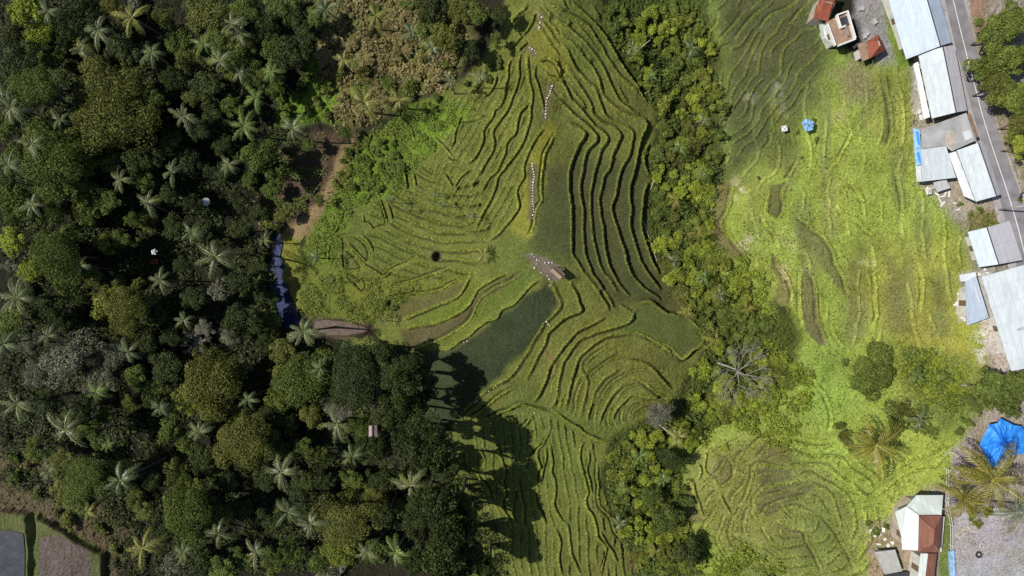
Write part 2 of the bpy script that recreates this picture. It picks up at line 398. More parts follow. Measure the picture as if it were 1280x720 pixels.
#        polygon, colour, soft, grain, bund colour weight
OLIVE = (.118, .134, .030); GREEN = (.115, .165, .02); LIME = (.235, .30, .055); DARKR = (.058, .068, .022)
AREAS = [
 ("640,-30 745,-30 755,20 770,50 785,85 805,118 824,140 818,165 812,200 815,225 808,255 814,300 832,345 852,378 874,398 884,425 876,445 858,470 844,500 800,530 770,545 762,560 752,600 765,640 785,690 795,760 560,760 560,600 500,530 470,450 430,425 395,405 362,385 352,300 395,275 430,215 470,185 520,130 560,110 600,80 622,40", OLIVE, 1.5, .10, 0),
 ("676,235 686,205 700,205 720,190 760,200 808,195 805,255 812,300 835,350 858,395 800,376 765,385 740,350 715,322 690,325 660,312 668,272", (.062,.07,.024), 5.0, .03, 0),  # darker, soft-edged green over the east terraces
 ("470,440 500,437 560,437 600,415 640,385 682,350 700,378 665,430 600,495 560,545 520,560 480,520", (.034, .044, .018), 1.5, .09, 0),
 ("500,413 560,404 595,372 650,340 657,350 605,372 590,398 540,425 505,440", (.085, .075, .032), .8, .05, 0),
 ("796,385 815,379 835,393 858,396 876,413 878,426 866,437 852,447 838,433 800,418 775,416 788,402", (.082, .105, .028), .8, .03, 0),
 ("698,163 684,188 679,240 669,285 655,300 640,285 652,245 660,205 680,158 690,150", (.19, .19, .03), 1.2, .06, 0),
 ("668,30 700,28 716,90 700,100 655,75", (.16, .165, .028), 3, .06, 0),
 ("430,190 480,160 510,130 560,125 590,140 520,205 500,240 440,260 425,300 420,330 380,335 392,290", (.115, .175, .02), 2, .22, 0),
 ("365,330 430,338 470,350 520,352 585,338 583,352 540,366 490,376 500,400 440,402 380,392", (.125, .14, .024), 1.5, .14, 0),
 ("490,378 540,368 580,352 572,370 500,398 482,392", (.10, .095, .03), .8, .07, 0),
 ("515,440 545,430 580,412 598,382 640,352 672,336 660,352 620,385 590,415 560,434", (.10, .125, .022), .9, .12, 0),
 ("505,408 530,395 575,372 590,345 600,350 590,378 560,400", (.11, .135, .022), .9, .14, 0),
 ("395,395 440,398 470,408 465,420 430,424 392,420", (.10, .065, .045), 1, .04, 0),
 ("448,170 430,176 405,232 385,262 356,290 366,300 382,294 405,264 424,232 440,198", (.24, .17, .085), 1.6, .06, 0),
 ("352,292 372,298 370,340 374,390 362,392 352,340", (.17, .16, .03), 1.0, .08, 0),
 ("320,240 345,190 380,165 440,165 420,190 395,250 350,292 325,285", (.09, .06, .04), 3, .18, 0),
 ("395,-30 560,-30 590,50 560,110 500,125 470,150 430,165 395,130 380,60", (.13, .135, .04), 4, .3, 0),
 ("385,75 405,72 430,120 425,150 345,158 350,118 385,115", (.13, .2, .025), 2, .25, 0),
 ("755,-30 880,-30 900,60 905,200 892,300 960,380 1000,400 1000,470 930,510 870,560 850,600 880,680 870,760 795,760 785,690 752,600 762,560 770,545 844,505 884,430 855,378 814,300 812,225 824,140 785,85 760,30", (.06, .08, .015), 2, .35, 0),
 ("880,-30 1030,-30 1040,60 1080,88 1133,78 1146,150 1150,230 1205,290 1232,400 1234,470 1212,520 1192,600 1130,625 1090,680 1100,760 880,760 850,680 846,610 862,540 930,515 1000,470 1000,400 905,300 905,200 897,60", LIME, 2.5, .10, 0),
 ("885,-30 1030,-30 1042,60 1030,120 1000,150 960,190 905,235 898,60", (.072, .085, .032), 7, .07, 0),  # upper right field: cloud shadow painted in as a darker green
 ("1100,300 1200,300 1228,400 1225,470 1130,430 1090,370", (.275, .29, .055), 7, .08, 0),
 ("880,310 935,320 975,350 960,400 900,380", (.21, .27, .05), 4, .12, 0),
 ("900,480 960,500 1010,500 1000,545 930,540 870,560", (.205, .265, .05), 4, .2, 0),
 ("900,690 960,650 1010,700 1000,760 880,760", (.21, .27, .05), 4, .2, 0),
 ("1070,85 1135,80 1146,160 1120,210 1080,160", (.235, .25, .055), 4, .14, 0),
 ("862,565 940,545 1035,590 1065,640 1075,730 940,730 885,665 850,610", (.185, .21, .055), 3, .09, 0),
 ("895,567 905,568 913,573 918,583 917,598 910,605 900,608 893,600 888,595 893,583", (.15, .15, .05), .5, .12, 0),
 ("945,560 962,548 985,553 990,578 962,579 945,577", (.15, .15, .05), .5, .1, 0),
 ("945,585 965,583 988,587 990,600 970,604 950,612", (.13,.135,.05), .5, .06, 0),
 ("950,615 970,607 1010,602 1020,610 990,630 960,645 945,635", (.135,.135,.05), .6, .08, 0),
 ("846,614 862,605 868,618 880,652 862,655", (.14,.145,.045), .6, .05, 0),
 ("963,652 990,661 1008,666 1020,700 1000,700 985,675", (.15, .155, .05), .7, .1, 0),
 ("1003,640 1030,642 1050,668 1068,712 1045,690 1020,660", (.15, .165, .045), .9, .08, 0),
 ("1003,331 1012,340 1019,352 1021,375 1024,398 1034,428 1026,433 1007,413 1002,390", (.14,.135,.055), .4, .13, 0),
 ("963,316 971,320 976,335 985,345 990,360 988,380 975,383 968,370 975,352 964,335", (.16, .16, .055), .4, .13, 0),
 ("962,232 985,228 979,245 980,262 972,271 959,264", (.14,.155,.05), .5, .1, 0),
 ("992,268 1018,288 1036,305 1045,332 1056,350 1057,368 1040,350 1020,325 1003,300", (.14,.155,.05), 1.0, .1, 0),
 ("884,235 912,225 914,250 900,275 903,290 935,325 915,320 885,290", (.15, .14, .05), 1.2, .06, 0),
 ("955,195 975,183 983,205 965,215", (.15, .17, .045), 1, .1, 0),
 ("1100,86 1112,100 1118,150 1112,182 1102,180 1104,130", (.13,.15,.045), 1, .12, 0),
 ("960,120 985,140 1000,180 985,220 965,190", (.13, .15, .04), 2, .12, 0),
 ("1100,360 1130,330 1140,410 1110,420", (.165,.175,.055), 4, .05, 0),
 ("1055,340 1075,300 1085,400 1065,420", (.16,.175,.05), 4, .06, 0),
 ("1165,350 1180,340 1188,420 1165,420", (.165,.18,.055), 3, .06, 0),
 ("1120,430 1215,450 1225,520 1180,540 1130,500", (.15, .19, .045), 4, .2, 0),
 ("1060,70 1040,90 1060,130 1090,120 1085,90", (.21, .20, .09), 3, .12, 0),
 ("1070,-30 1108,-30 1112,50 1106,80 1082,55 1070,20", (.25, .23, .23), 1.5, .06, 0),
 ("1104,-30 1114,-30 1138,80 1124,86 1110,40", (.16, .22, .035), 1, .1, 0),
 ("1138,70 1152,70 1160,150 1150,160 1142,140", (.42, .38, .33), 1.2, .15, 0),
 ("1140,150 1225,140 1260,250 1262,290 1225,285 1200,270 1165,235 1150,225", (.30, .26, .2), 1.5, .1, 0),
 ("1212,268 1250,262 1250,285 1212,290", (.16, .15, .06), 1.5, .25, 0),
 ("1198,338 1235,340 1262,455 1248,480 1225,400 1200,400", (.42, .38, .35), 1.2, .12, 0),
 ("1205,-30 1235,-30 1232,30 1222,60", (.26, .17, .12), 1.5, .1, 0),
 ("1218,60 1240,40 1300,200 1300,260 1262,230 1240,160", (.22, .19, .12), 1.5, .12, 0),
 ("1190,560 1215,555 1222,590 1250,640 1212,660 1190,650", (.28, .24, .25), 1.2, .2, 0),
 ("1188,655 1225,628 1262,640 1320,610 1320,760 1185,760", (.32, .31, .32), 1.0, .04, 0),
 ("1175,640 1190,650 1186,700 1190,760 1172,760", (.12, .16, .04), .6, .15, 0),
 ("1085,680 1150,680 1150,760 1090,760", (.30, .24, .17), 1.5, .1, 0),
 ("1075,655 1110,650 1125,690 1090,690", (.25, .25, .14), 2, .2, 0),
 ("-60,560 60,560 100,600 160,660 140,760 131,700 60,660 -60,640", (.105, .085, .05), 4, .3, 0),
 ("-60,636 40,645 75,665 125,692 128,760 -60,760", (.10, .115, .04), .8, .08, 0),
 ("48,672 70,668 112,690 116,760 46,760", (.135, .105, .095), .8, .12, 0),
 ("669,10 676,16 679,24 676,38 669,37 672,26", (.16, .13, .07), .6, .04, 0),
 ("659,57 673,65 671,73 657,64", (.16, .13, .07), .6, .04, 0),
 ("686,104 694,106 687,128 686,150 678,150 679,128", (.15, .13, .07), .6, .04, 0),
 ("655,318 680,322 700,332 705,345 692,352 676,342", (.15, .12, .09), .8, .05, 0),
 ("660,205 672,205 673,275 660,275", (.13, .12, .05), .6, .05, 0),
]
for bl, colr in [((925, 235, 10, 10, 1.4), (.42, .40, .24)), ((932, 305, 12, 10, .6), (.44, .40, .27)), ((980, 345, 9, 10, 1.8), (.42, .38, .22)), ((985, 300, 12, 10, 1.), (.36, .38, .14)),
                 ((1050, 145, 9, 10, 1.), (.36, .34, .15)), ((935, 125, 7, 10, 2.6), (.24, .22, .15)), ((972, 115, 6, 10, 2.6), (.24, .24, .16)), ((980, 135, 5, 10, 1.6), (.24, .24, .16)), ((950, 72, 7, 10, .6), (.2, .2, .14)),
                 ((1085, 330, 7, 10, 1.), (.36, .38, .16)), ((1230, 430, 9, 10, 2.6), (.55, .55, .5)),((1235,455,8,10,1.),(.5,.48,.45)),
                 ((880, 605, 5, 8, 1), (.28,.27,.08)), ((940,480,8,8,1),(.2,.2,.06)), ((800,705,12,8,1.4),(.22,.1,.07)), ((1270, 655, 12, 8, 1.), (.27, .2, .17)), ((1258, 665, 9, 8, 1.4), (.17, .16, .19)), ((1205, 675, 13, 8, .7), (.15, .12, .13)),
                 ((1098,675,8,8,.8),(.28,.17,.07)), ((1113,678,8,8,.6),(.3,.2,.08)), ((716,500,5,6,1.),(.16,.12,.06)), ((685,440,6,8,2.),(.16,.1,.05)), ((620,500,9,8,.6),(.16,.13,.03)), ((300,255,16,8,.8),(.08,.055,.05))]:
    AREAS.append((blob(*bl), colr, 2.6, .12, 'speck'))
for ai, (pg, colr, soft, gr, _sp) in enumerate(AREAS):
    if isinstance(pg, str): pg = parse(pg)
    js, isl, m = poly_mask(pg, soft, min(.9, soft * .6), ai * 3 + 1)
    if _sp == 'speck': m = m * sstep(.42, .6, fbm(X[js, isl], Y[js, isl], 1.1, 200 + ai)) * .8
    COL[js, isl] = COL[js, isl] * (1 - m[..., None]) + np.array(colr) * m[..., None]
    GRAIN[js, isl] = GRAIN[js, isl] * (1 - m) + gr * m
js, isl, m = poly_mask(parse("905,150 1000,130 1060,120 1130,90 1150,230 1205,300 1225,440 1130,430 1040,430 990,390 930,320 905,270"), 3, 0)
a_, b_ = PXG[js, isl], PYG[js, isl]
ph = (a_ + .22 * (b_ - 250) * np.clip((1100 - a_) / 200, -.6, 1) + 70 * (fbm(a_, b_, 130, 306) - .5) + 8 * (fbm(a_, b_, 28, 316) - .5)) / 24
st_ = vnoise(np.floor(ph + .5) * 9.7, b_ / 70, 1.0, 321); st_ = m * sstep(.5, .75, st_) * .6 * sstep(.5, .2, np.abs(ph - np.round(ph)))
COL[js, isl] = COL[js, isl] * (1 - st_[..., None]) + np.array((.155, .175, .06)) * st_[..., None]
# bunds: taller, paler grass
bc = COL * 1.35 + np.array((.12, .135, .018))
COL = COL * (1 - .8 * BUND[..., None]) + bc * .8 * BUND[..., None]
mk = (.85 * np.clip(MUD_SHADE - BUND * .5, 0, 1) * sstep(.25, .5, fbm(X, Y, 1.5, 91)))[..., None]
COL = COL * (1 - mk) + np.array((.022, .02, .012)) * mk  # darkens the ditches as mud and paints in shade along the step edges
# patchiness of the plant cover itself
n1 = fbm(X, Y, 7.0, 3); n2 = fbm(X, Y, 1.6, 8); n3 = rng.random(X.shape); n4 = fbm(X, Y, 14.0, 41)
COL *= (1 + (n1 - .5) * .45 + (n2 - .5) * .4 + (n3 - .5) * .75)[..., None]
COL[..., 0] *= 1 + (n4 - .5) * .3; COL[..., 2] *= 1 + (n2 - .5) * .3
br = sstep(.62, .8, fbm(X, Y, 2.6, 77)) * .35 * (COL[..., 1] > .06)
COL = COL * (1 - br[..., None]) + (COL * .55 + np.array((.06, .04, .015))) * br[..., None]
COL = np.clip(COL, .004, .8)
# plant texture as real height
g1 = vnoise(X, Y, .34, 21) - .5; g2 = fbm(X, Y, 1.3, 22) - .5
fieldw = sstep(880, 905, X / K + 640)
Z0 = ZT * (1 - fieldw * .55) + Z0 * fieldw * .55
Z = Z0 + OFF + GRAIN * (n3 - .5) * .9 + GRAIN * g1 * 1.3 + GRAIN * g2 * 1.6 + (fbm(X, Y, 6, 31) - .5) * .5 * np.clip(GRAIN * 6, 0, 1)
def flatten(pg, z, soft=1.2):
    """level a yard / river bed; z None = mean of the base"""
    js, isl, m = poly_mask(parse(pg) if isinstance(pg, str) else pg, soft, 0)
    if z is None: z = float((Z0[js, isl] * m).sum() / m.sum())
    Z[js, isl] = Z[js, isl] * (1 - m) + (z + (Z[js, isl] - Z0[js, isl]) * .15) * m
    return z
RIVER = "341,286 350,291 353,306 350,320 354,334 352,347 359,358 362,370 368,381 373,394 377,406 366,416 352,412 345,400 340,386 333,376 331,358 332,345 329,333 333,320 331,304 335,290"
zriver = flatten(RIVER, -17.2, 1.0)
POOL = "394,402 410,399 432,401 452,407 462,413 452,418 430,421 400,418 392,411"
zpool = flatten(POOL, -15.0, .8)
FLOOD = "-70,668 12,663 29,667 31,690 30,760 -70,760"
zflood = flatten(FLOOD, -9.6, .6)
PIT = blob(546, 321, 5.5, 12)
js, isl, m = poly_mask(PIT, .5, .2); Z[js, isl] -= 1.9 * m; COL[js, isl] = COL[js, isl] * (1 - m[..., None]) + np.array((.015, .012, .008)) * m[..., None]
js, isl, m = poly_mask(blob(544, 319, 10, 12), 1.0, .3); 
COL[js, isl] = COL[js, isl] * (1 - .5 * m[..., None]) + np.array((.13, .12, .07)) * .5 * m[..., None]

def ground_z(x, y):
    return float(bil(Z, np.asarray(x, float), np.asarray(y, float), FX[0], FY[0], ST))
def hit(px, py, h=0.0):
    """world point whose height above the ground is h and that stands at photo pixel px, py"""
    z = -5.0
    for _ in range(16):
        x, y = pw(px, py, z + h)
        z = 0.5 * z + 0.5 * float(bil(Z, np.array(x), np.array(y), FX[0], FY[0], ST))
    return x, y, z
# road bed and the whole level shelf of buildings follow the relief; road mesh is laid later
ROAD_L = "1168,-40 1180,0 1190,45 1203,95 1216,145 1230,190 1246,240 1258,285 1270,335 1282,380 1295,430"
ROAD_R = "1194,-40 1205,0 1217,45 1230,95 1243,145 1257,190 1275,240 1290,285 1303,335 1316,380 1330,430"
ROADPOLY = parse(ROAD_L) + parse(ROAD_R)[::-1]
js, isl, m = poly_mask(ROADPOLY, 1.0, 0)
Z[js, isl] = Z[js, isl] * (1 - m) + (-.62) * m
COL[js, isl] = COL[js, isl] * (1 - m[..., None]) + np.array((.2, .19, .19)) * m[..., None]

def mesh_obj(name, co, faces, mat, parent=None, smooth=False, col=None, colname='tint'):
    me = bpy.data.meshes.new(name)
    if isinstance(faces, np.ndarray):
        n = len(faces); k = faces.shape[1]
        me.vertices.add(len(co)); me.vertices.foreach_set('co', np.asarray(co, np.float32).ravel())
        me.loops.add(n * k); me.loops.foreach_set('vertex_index', faces.astype(np.int32).ravel())
        me.polygons.add(n); me.polygons.foreach_set('loop_start', np.arange(0, n * k, k, dtype=np.int32))
        me.update(calc_edges=True)
    else:
        me.from_pydata([tuple(c) for c in co], [], faces); me.update()
    if smooth: me.polygons.foreach_set('use_smooth', [True] * len(me.polygons))
    if col is not None:
        a = me.color_attributes.new(colname, 'FLOAT_COLOR', 'POINT')
        c4 = np.ones((len(co), 4), np.float32); c4[:, :3] = col
        a.data.foreach_set('color', c4.ravel())
    if mat is not None:
        for m_ in (mat if isinstance(mat, (list, tuple)) else [mat]): me.materials.append(m_)
    o = bpy.data.objects.new(name, me); C.objects.link(o)
    if parent is not None: o.parent = parent
    return o

# ---------------------------------------------------------------- materials
def mat_new(name):
    m = bpy.data.materials.new(name); m.use_nodes = True
    nt = m.node_tree; b = nt.nodes['Principled BSDF']
    return m, nt, b
def N(nt, t, **kw):
    n = nt.nodes.new(t)
    for k, v in kw.items():
        if k in n.inputs: n.inputs[k].default_value = v
        else: setattr(n, k, v)
    return n
def simple(name, col, rough=.7, spec=.3, var=.25, scale=2.0, bump=.0, bscale=12.0, metal=0.0, dirt=None):
    m, nt, b = mat_new(name)
    g = N(nt, 'ShaderNodeNewGeometry')
    n = N(nt, 'ShaderNodeTexNoise'); n.inputs['Scale'].default_value = scale; n.inputs['Detail'].default_value = 4
    nt.links.new(g.outputs['Position'], n.inputs['Vector'])
    r = N(nt, 'ShaderNodeValToRGB')
    r.color_ramp.elements[0].position = .3; r.color_ramp.elements[1].position = .7
    d = dirt if dirt else tuple(c * (1 - var) for c in col)
    r.color_ramp.elements[0].color = (*d, 1); r.color_ramp.elements[1].color = (*[min(1, c * (1 + var * .4)) for c in col], 1)
    nt.links.new(n.outputs['Fac'], r.inputs['Fac']); nt.links.new(r.outputs['Color'], b.inputs['Base Color'])
    b.inputs['Roughness'].default_value = rough; b.inputs['Specular IOR Level'].default_value = spec; b.inputs['Metallic'].default_value = metal
    if bump:
        n2 = N(nt, 'ShaderNodeTexNoise'); n2.inputs['Scale'].default_value = bscale
        nt.links.new(g.outputs['Position'], n2.inputs['Vector'])
        bp = N(nt, 'ShaderNodeBump'); bp.inputs['Strength'].default_value = bump; bp.inputs['Distance'].default_value = .07
        nt.links.new(n2.outputs['Fac'], bp.inputs['Height']); nt.links.new(bp.outputs['Normal'], b.inputs['Normal'])
    return m
def ground_mat():
    m, nt, b = mat_new('ground_cover')
    a = N(nt, 'ShaderNodeVertexColor', layer_name='tint')
    g = N(nt, 'ShaderNodeNewGeometry')
    n = N(nt, 'ShaderNodeTexNoise'); n.inputs['Scale'].default_value = 4.5; n.inputs['Detail'].default_value = 3; n.inputs['Roughness'].default_value = .7
    nt.links.new(g.outputs['Position'], n.inputs['Vector'])
    mr = N(nt, 'ShaderNodeMapRange'); mr.inputs[1].default_value = .3; mr.inputs[2].default_value = .7; mr.inputs[3].default_value = .72; mr.inputs[4].default_value = 1.28
    nt.links.new(n.outputs['Fac'], mr.inputs[0])
    mx = N(nt, 'ShaderNodeVectorMath', operation='SCALE')
    nt.links.new(a.outputs['Color'], mx.inputs[0]); nt.links.new(mr.outputs[0], mx.inputs['Scale'])
    nt.links.new(mx.outputs[0], b.inputs['Base Color'])
    b.inputs['Roughness'].default_value = .85; b.inputs['Specular IOR Level'].default_value = .15
    bp = N(nt, 'ShaderNodeBump'); bp.inputs['Strength'].default_value = .6; bp.inputs['Distance'].default_value = .12
    nt.links.new(n.outputs['Fac'], bp.inputs['Height']); nt.links.new(bp.outputs['Normal'], b.inputs['Normal'])
    return m
M_GROUND = ground_mat()

# ---------------------------------------------------------------- the ground sheet, out to the horizon
def grow(start, step, far):
    out = []; v = start; s = step
    while v < far:
        s *= 1.45; v += s; out.append(v)
    return np.array(out)
ex = grow(FX[-1], ST, 3000); ey = grow(FY[-1], ST, 3000)
AX = np.concatenate([-(ex[::-1]) , FX, ex]); AY = np.concatenate([-(ey[::-1]), FY, ey])
nx, ny = len(AX), len(AY)
ix = np.clip(np.arange(nx) - len(ex), 0, len(FX) - 1); iy = np.clip(np.arange(ny) - len(ey), 0, len(FY) - 1)
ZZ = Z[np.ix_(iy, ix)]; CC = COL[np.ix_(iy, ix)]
XX, YY = np.meshgrid(AX, AY)
out = np.maximum(np.maximum(np.abs(XX) - 104, np.abs(YY) - 62), 0)
t_ = sstep(0, 5, out); ZZ = ZZ * (1 - t_) + t_ * (base(np.clip(XX, -104, 104), np.clip(YY, -62, 62)) + (fbm(XX, YY, 9, 71) - .5) * 1.6)
ZZ = ZZ + sstep(0, 300, out) * ((fbm(XX, YY, 400, 51) - .5) * 60 + (-8 - ZZ) * .8)
w = sstep(0, 6, out)[..., None]
CC = CC * (1 - w) + (np.array((.05, .075, .02)) * (.4 + 1.2 * fbm(XX, YY, 30, 61)[..., None])) * w
idx = np.arange(nx * ny).reshape(ny, nx)
F = np.stack([idx[:-1, :-1], idx[:-1, 1:], idx[1:, 1:], idx[1:, :-1]], -1).reshape(-1, 4)
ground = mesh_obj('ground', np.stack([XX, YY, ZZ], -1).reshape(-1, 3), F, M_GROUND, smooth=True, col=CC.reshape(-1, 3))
ground['kind'] = 'structure'

# ---------------------------------------------------------------- camera, sun, sky
cam = bpy.data.cameras.new('camera'); cam.lens = 24; cam.sensor_width = 36; cam.clip_end = 8000
co = bpy.data.objects.new('camera', cam); C.objects.link(co); co.location = (0, 0, CAMH); scene.camera = co
sd = Vector((math.cos(SUN_EL) * math.cos(SUN_ROT), math.cos(SUN_EL) * math.sin(SUN_ROT), -math.sin(SUN_EL)))  # travel
sl = bpy.data.lights.new('sun', 'SUN'); sl.energy = 4.0; sl.angle = math.radians(.5); sl.color = (1, .95, .85)
so = bpy.data.objects.new('sun', sl); C.objects.link(so); so.rotation_euler = sd.to_track_quat('-Z', 'Y').to_euler()
so.location = (-60, 0, 80)
wd = bpy.data.worlds.new('World'); scene.world = wd; wd.use_nodes = True
nt = wd.node_tree; sky = nt.nodes.new('ShaderNodeTexSky'); sky.sky_type = 'NISHITA'; sky.sun_disc = False
sky.sun_elevation = SUN_EL; sky.sun_rotation = math.atan2(-sd.x, -sd.y)   # measured from +Y towards +X
nt.links.new(sky.outputs[0], nt.nodes['Background'].inputs[0]); nt.nodes['Background'].inputs[1].default_value = .07
scene.view_settings.view_transform = 'Standard'; scene.view_settings.look = 'None'; scene.view_settings.gamma = 1
scene.view_settings.use_curve_mapping = False; scene.view_settings.exposure = 0.15
scene.cycles.max_bounces = 5; scene.cycles.diffuse_bounces = 2; scene.cycles.glossy_bounces = 2; scene.cycles.transmission_bounces = 3
scene.cycles.transparent_max_bounces = 8; scene.cycles.use_denoising = False

# ================================================================ VEGETATION
def leaf_mat(name, col, col2, rough=.55, spec=.25, trans=.22, huev=.5):
    m, nt, b = mat_new(name)
    a = N(nt, 'ShaderNodeVertexColor', layer_name='tone')
    oi = N(nt, 'ShaderNodeObjectInfo')
    g = N(nt, 'ShaderNodeNewGeometry')
    n = N(nt, 'ShaderNodeTexNoise'); n.inputs['Scale'].default_value = .9; n.inputs['Detail'].default_value = 3
    nt.links.new(g.outputs['Position'], n.inputs['Vector'])
    ad = N(nt, 'ShaderNodeMath', operation='ADD'); nt.links.new(n.outputs['Fac'], ad.inputs[0])
    ml = N(nt, 'ShaderNodeMath', operation='MULTIPLY'); ml.inputs[1].default_value = huev; nt.links.new(oi.outputs['Random'], ml.inputs[0])
    nt.links.new(ml.outputs[0], ad.inputs[1])
    mr = N(nt, 'ShaderNodeMapRange'); mr.inputs[1].default_value = .4; mr.inputs[2].default_value = .4 + huev + .2; nt.links.new(ad.outputs[0], mr.inputs[0])
    mx = N(nt, 'ShaderNodeMix', data_type='RGBA'); mx.inputs[6].default_value = (*col, 1); mx.inputs[7].default_value = (*col2, 1)
    nt.links.new(mr.outputs[0], mx.inputs[0])
    sc = N(nt, 'ShaderNodeMix', data_type='RGBA', blend_type='MULTIPLY'); sc.inputs[0].default_value = 1
    nt.links.new(mx.outputs[2], sc.inputs[6]); nt.links.new(a.outputs['Color'], sc.inputs[7])
    nt.links.new(sc.outputs[2], b.inputs['Base Color'])
    b.inputs['Roughness'].default_value = rough; b.inputs['Specular IOR Level'].default_value = spec
    if trans:
        t = N(nt, 'ShaderNodeBsdfTranslucent'); nt.links.new(sc.outputs[2], t.inputs['Color'])
        ms = N(nt, 'ShaderNodeMixShader'); ms.inputs[0].default_value = trans
        nt.links.new(b.outputs[0], ms.inputs[1]); nt.links.new(t.outputs[0], ms.inputs[2])
        nt.links.new(ms.outputs[0], nt.nodes['Material Output'].inputs['Surface'])
    return m
LM = {
 'dark green':   leaf_mat('leaf_dark_green', (.038, .056, .015), (.07, .09, .024)),
 'mid green':    leaf_mat('leaf_mid_green', (.09, .128, .024), (.14, .175, .036)),
 'olive green':  leaf_mat('leaf_olive_green', (.11, .125, .025), (.16, .165, .036)),
 'yellow green': leaf_mat('leaf_yellow_green', (.165, .20, .03), (.23, .25, .04)),
 'lime green':   leaf_mat('leaf_lime_green', (.21, .27, .03), (.30, .34, .045)),
 'bright green': leaf_mat('leaf_bright_green', (.125, .165, .03), (.18, .215, .04)),
 'grey green':   leaf_mat('leaf_grey_green', (.14, .145, .09), (.20, .20, .14)),
 'dry brown':    leaf_mat('leaf_dry_brown', (.22, .18, .07), (.30, .26, .11)),
}
PALM_M = {'golden green': leaf_mat('palm_golden_green', (.17, .165, .025), (.25, .22, .035), .45, .4, .15),
 'grey green': leaf_mat('palm_grey_green', (.13, .155, .06), (.19, .21, .09), .4, .5, .15),
          'dark green': leaf_mat('palm_dark_green', (.10, .13, .05), (.15, .18, .07), .4, .5, .15),
          'olive brown': leaf_mat('palm_olive_brown', (.20, .215, .045), (.29, .275, .07), .45, .4, .2),
          'fresh green': leaf_mat('palm_fresh_green', (.12, .18, .04), (.18, .24, .06), .4, .4, .2)}
M_BARK = simple('bark', (.16, .13, .10), .9, .1, .4, 3, .4, 14)
M_BARE = simple('grey_bare_wood', (.30, .28, .24), .85, .2, .3, 3)

def quads_to_mesh(name, ctr, ax, ay, tone, fold=None):
    """leaf quads: centre, half-length vector ax, half-width vector ay (diamond, tip at +ax)"""
    n = len(ctr)
    co = np.empty((n, 4, 3)); co[:, 0] = ctr - ax; co[:, 1] = ctr + ay - ax * .1; co[:, 2] = ctr + ax; co[:, 3] = ctr - ay - ax * .1
    f = np.arange(n * 4).reshape(n, 4)
    me = bpy.data.meshes.new(name)
    me.vertices.add(n * 4); me.vertices.foreach_set('co', co.astype(np.float32).ravel())
    me.loops.add(n * 4); me.loops.foreach_set('vertex_index', f.astype(np.int32).ravel())
    me.polygons.add(n); me.polygons.foreach_set('loop_start', np.arange(0, n * 4, 4, dtype=np.int32)); me.update(calc_edges=True)
    a = me.color_attributes.new('tone', 'FLOAT_COLOR', 'POINT')
    c4 = np.ones((n, 4, 4), np.float32); c4[:, :, :3] = tone[:, None, None]
    a.data.foreach_set('color', c4.ravel())
    me.materials.append(LM['mid green'])
    return me
def unit(v): return v / np.maximum(np.linalg.norm(v, axis=-1, keepdims=True), 1e-9)
def crown_mesh(name, R, nlobe, nleaf, leaf, seed, flat=.75, spiky=False):
    r = np.random.default_rng(seed)
    cs = []; rs = []; p1, p2, p3 = r.uniform(0, 6.28, 3); a1, a2 = r.uniform(.15, .34), r.uniform(.08, .22)
    for i in range(nlobe):
        th = r.uniform(0, 2 * PI); ph = r.uniform(0, 1) ** .6
        rad = R * r.uniform(.3, .95) * ph ** .35
        rad *= 1 + a1 * math.sin(2 * th + p1) + a2 * math.sin(3 * th + p2) + .1 * math.sin(5 * th + p3); rad = min(rad, R * 1.25)
        lr = R * r.uniform(.10, .34)
        zz = math.sqrt(max(0, 1 - (rad / R / 1.25) ** 2)) * R * flat * r.uniform(.35, .85) - R * .15
        cs.append((rad * math.cos(th), rad * math.sin(th), zz)); rs.append(lr)
    cs.append((0, 0, R * flat * .3)); rs.append(R * .45)
    cs = np.array(cs); rs = np.array(rs)
    pr = rs ** 2 / (rs ** 2).sum()
    k = r.choice(len(cs), nleaf, p=pr)
    d = unit(r.normal(size=(nleaf, 3))); d[:, 2] = np.abs(d[:, 2]) * 1.1 - .35; d = unit(d)
    rr = rs[k] * (1 - np.abs(r.normal(0, .13, nleaf)))
    strag = r.random(nleaf) < .1; rr[strag] *= r.uniform(1.05, 1.5, strag.sum())
    c = cs[k] + d * rr[:, None] * np.array((1, 1, .85))
    nrm = unit(d * .8 + r.normal(size=(nleaf, 3)) * .55 + np.array((0, 0, .3)))
    t = unit(np.cross(nrm, r.normal(size=(nleaf, 3))))
    if spiky:
        t = unit(d + r.normal(size=(nleaf, 3)) * .5 + np.array((0, 0, -.1))); nrm = unit(np.cross(t, unit(np.cross(t, np.array((0, 0, 1.)) + r.normal(size=(nleaf, 3)) * .3))))
    b = np.cross(nrm, t)
    L = leaf * r.uniform(.6, 1.3, nleaf)
    lt = r.uniform(.7, 1.3, len(cs))[k]
    tone = lt * r.uniform(.7, 1.35, nleaf)
    wr = .22 if spiky else .62
    return quads_to_mesh(name, c, t * L[:, None] * .5, b * L[:, None] * .5 * wr, tone)
PROTO = {'big': [crown_mesh('crown', 4.6, 60, 15000, .34, 100 + i, .6) for i in range(6)],
         'mid': [crown_mesh('crown', 3.0, 34, 7500, .32, 200 + i, .68) for i in range(8)],
         'small': [crown_mesh('foliage', 1.6, 14, 2000, .3, 300 + i, .75) for i in range(5)],
         'fine': [crown_mesh('crown', 3.4, 40, 9000, .26, 400 + i, .7) for i in range(3)],
         'spiky': [crown_mesh('foliage', 1.9, 12, 900, .95, 500 + i, .6, True) for i in range(5)],
         'spikysmall': [crown_mesh('foliage', 1.3, 8, 500, .7, 520 + i, .6, True) for i in range(4)]}
PROTO['giant'] = [crown_mesh('crown', 6.0, 120, 30000, .32, 600 + i, .5) for i in range(4)]
PR_R = {'giant': 6.0, 'big': 4.6, 'mid': 3.0, 'small': 1.6, 'fine': 3.4, 'spiky': 1.9, 'spikysmall': 1.3}

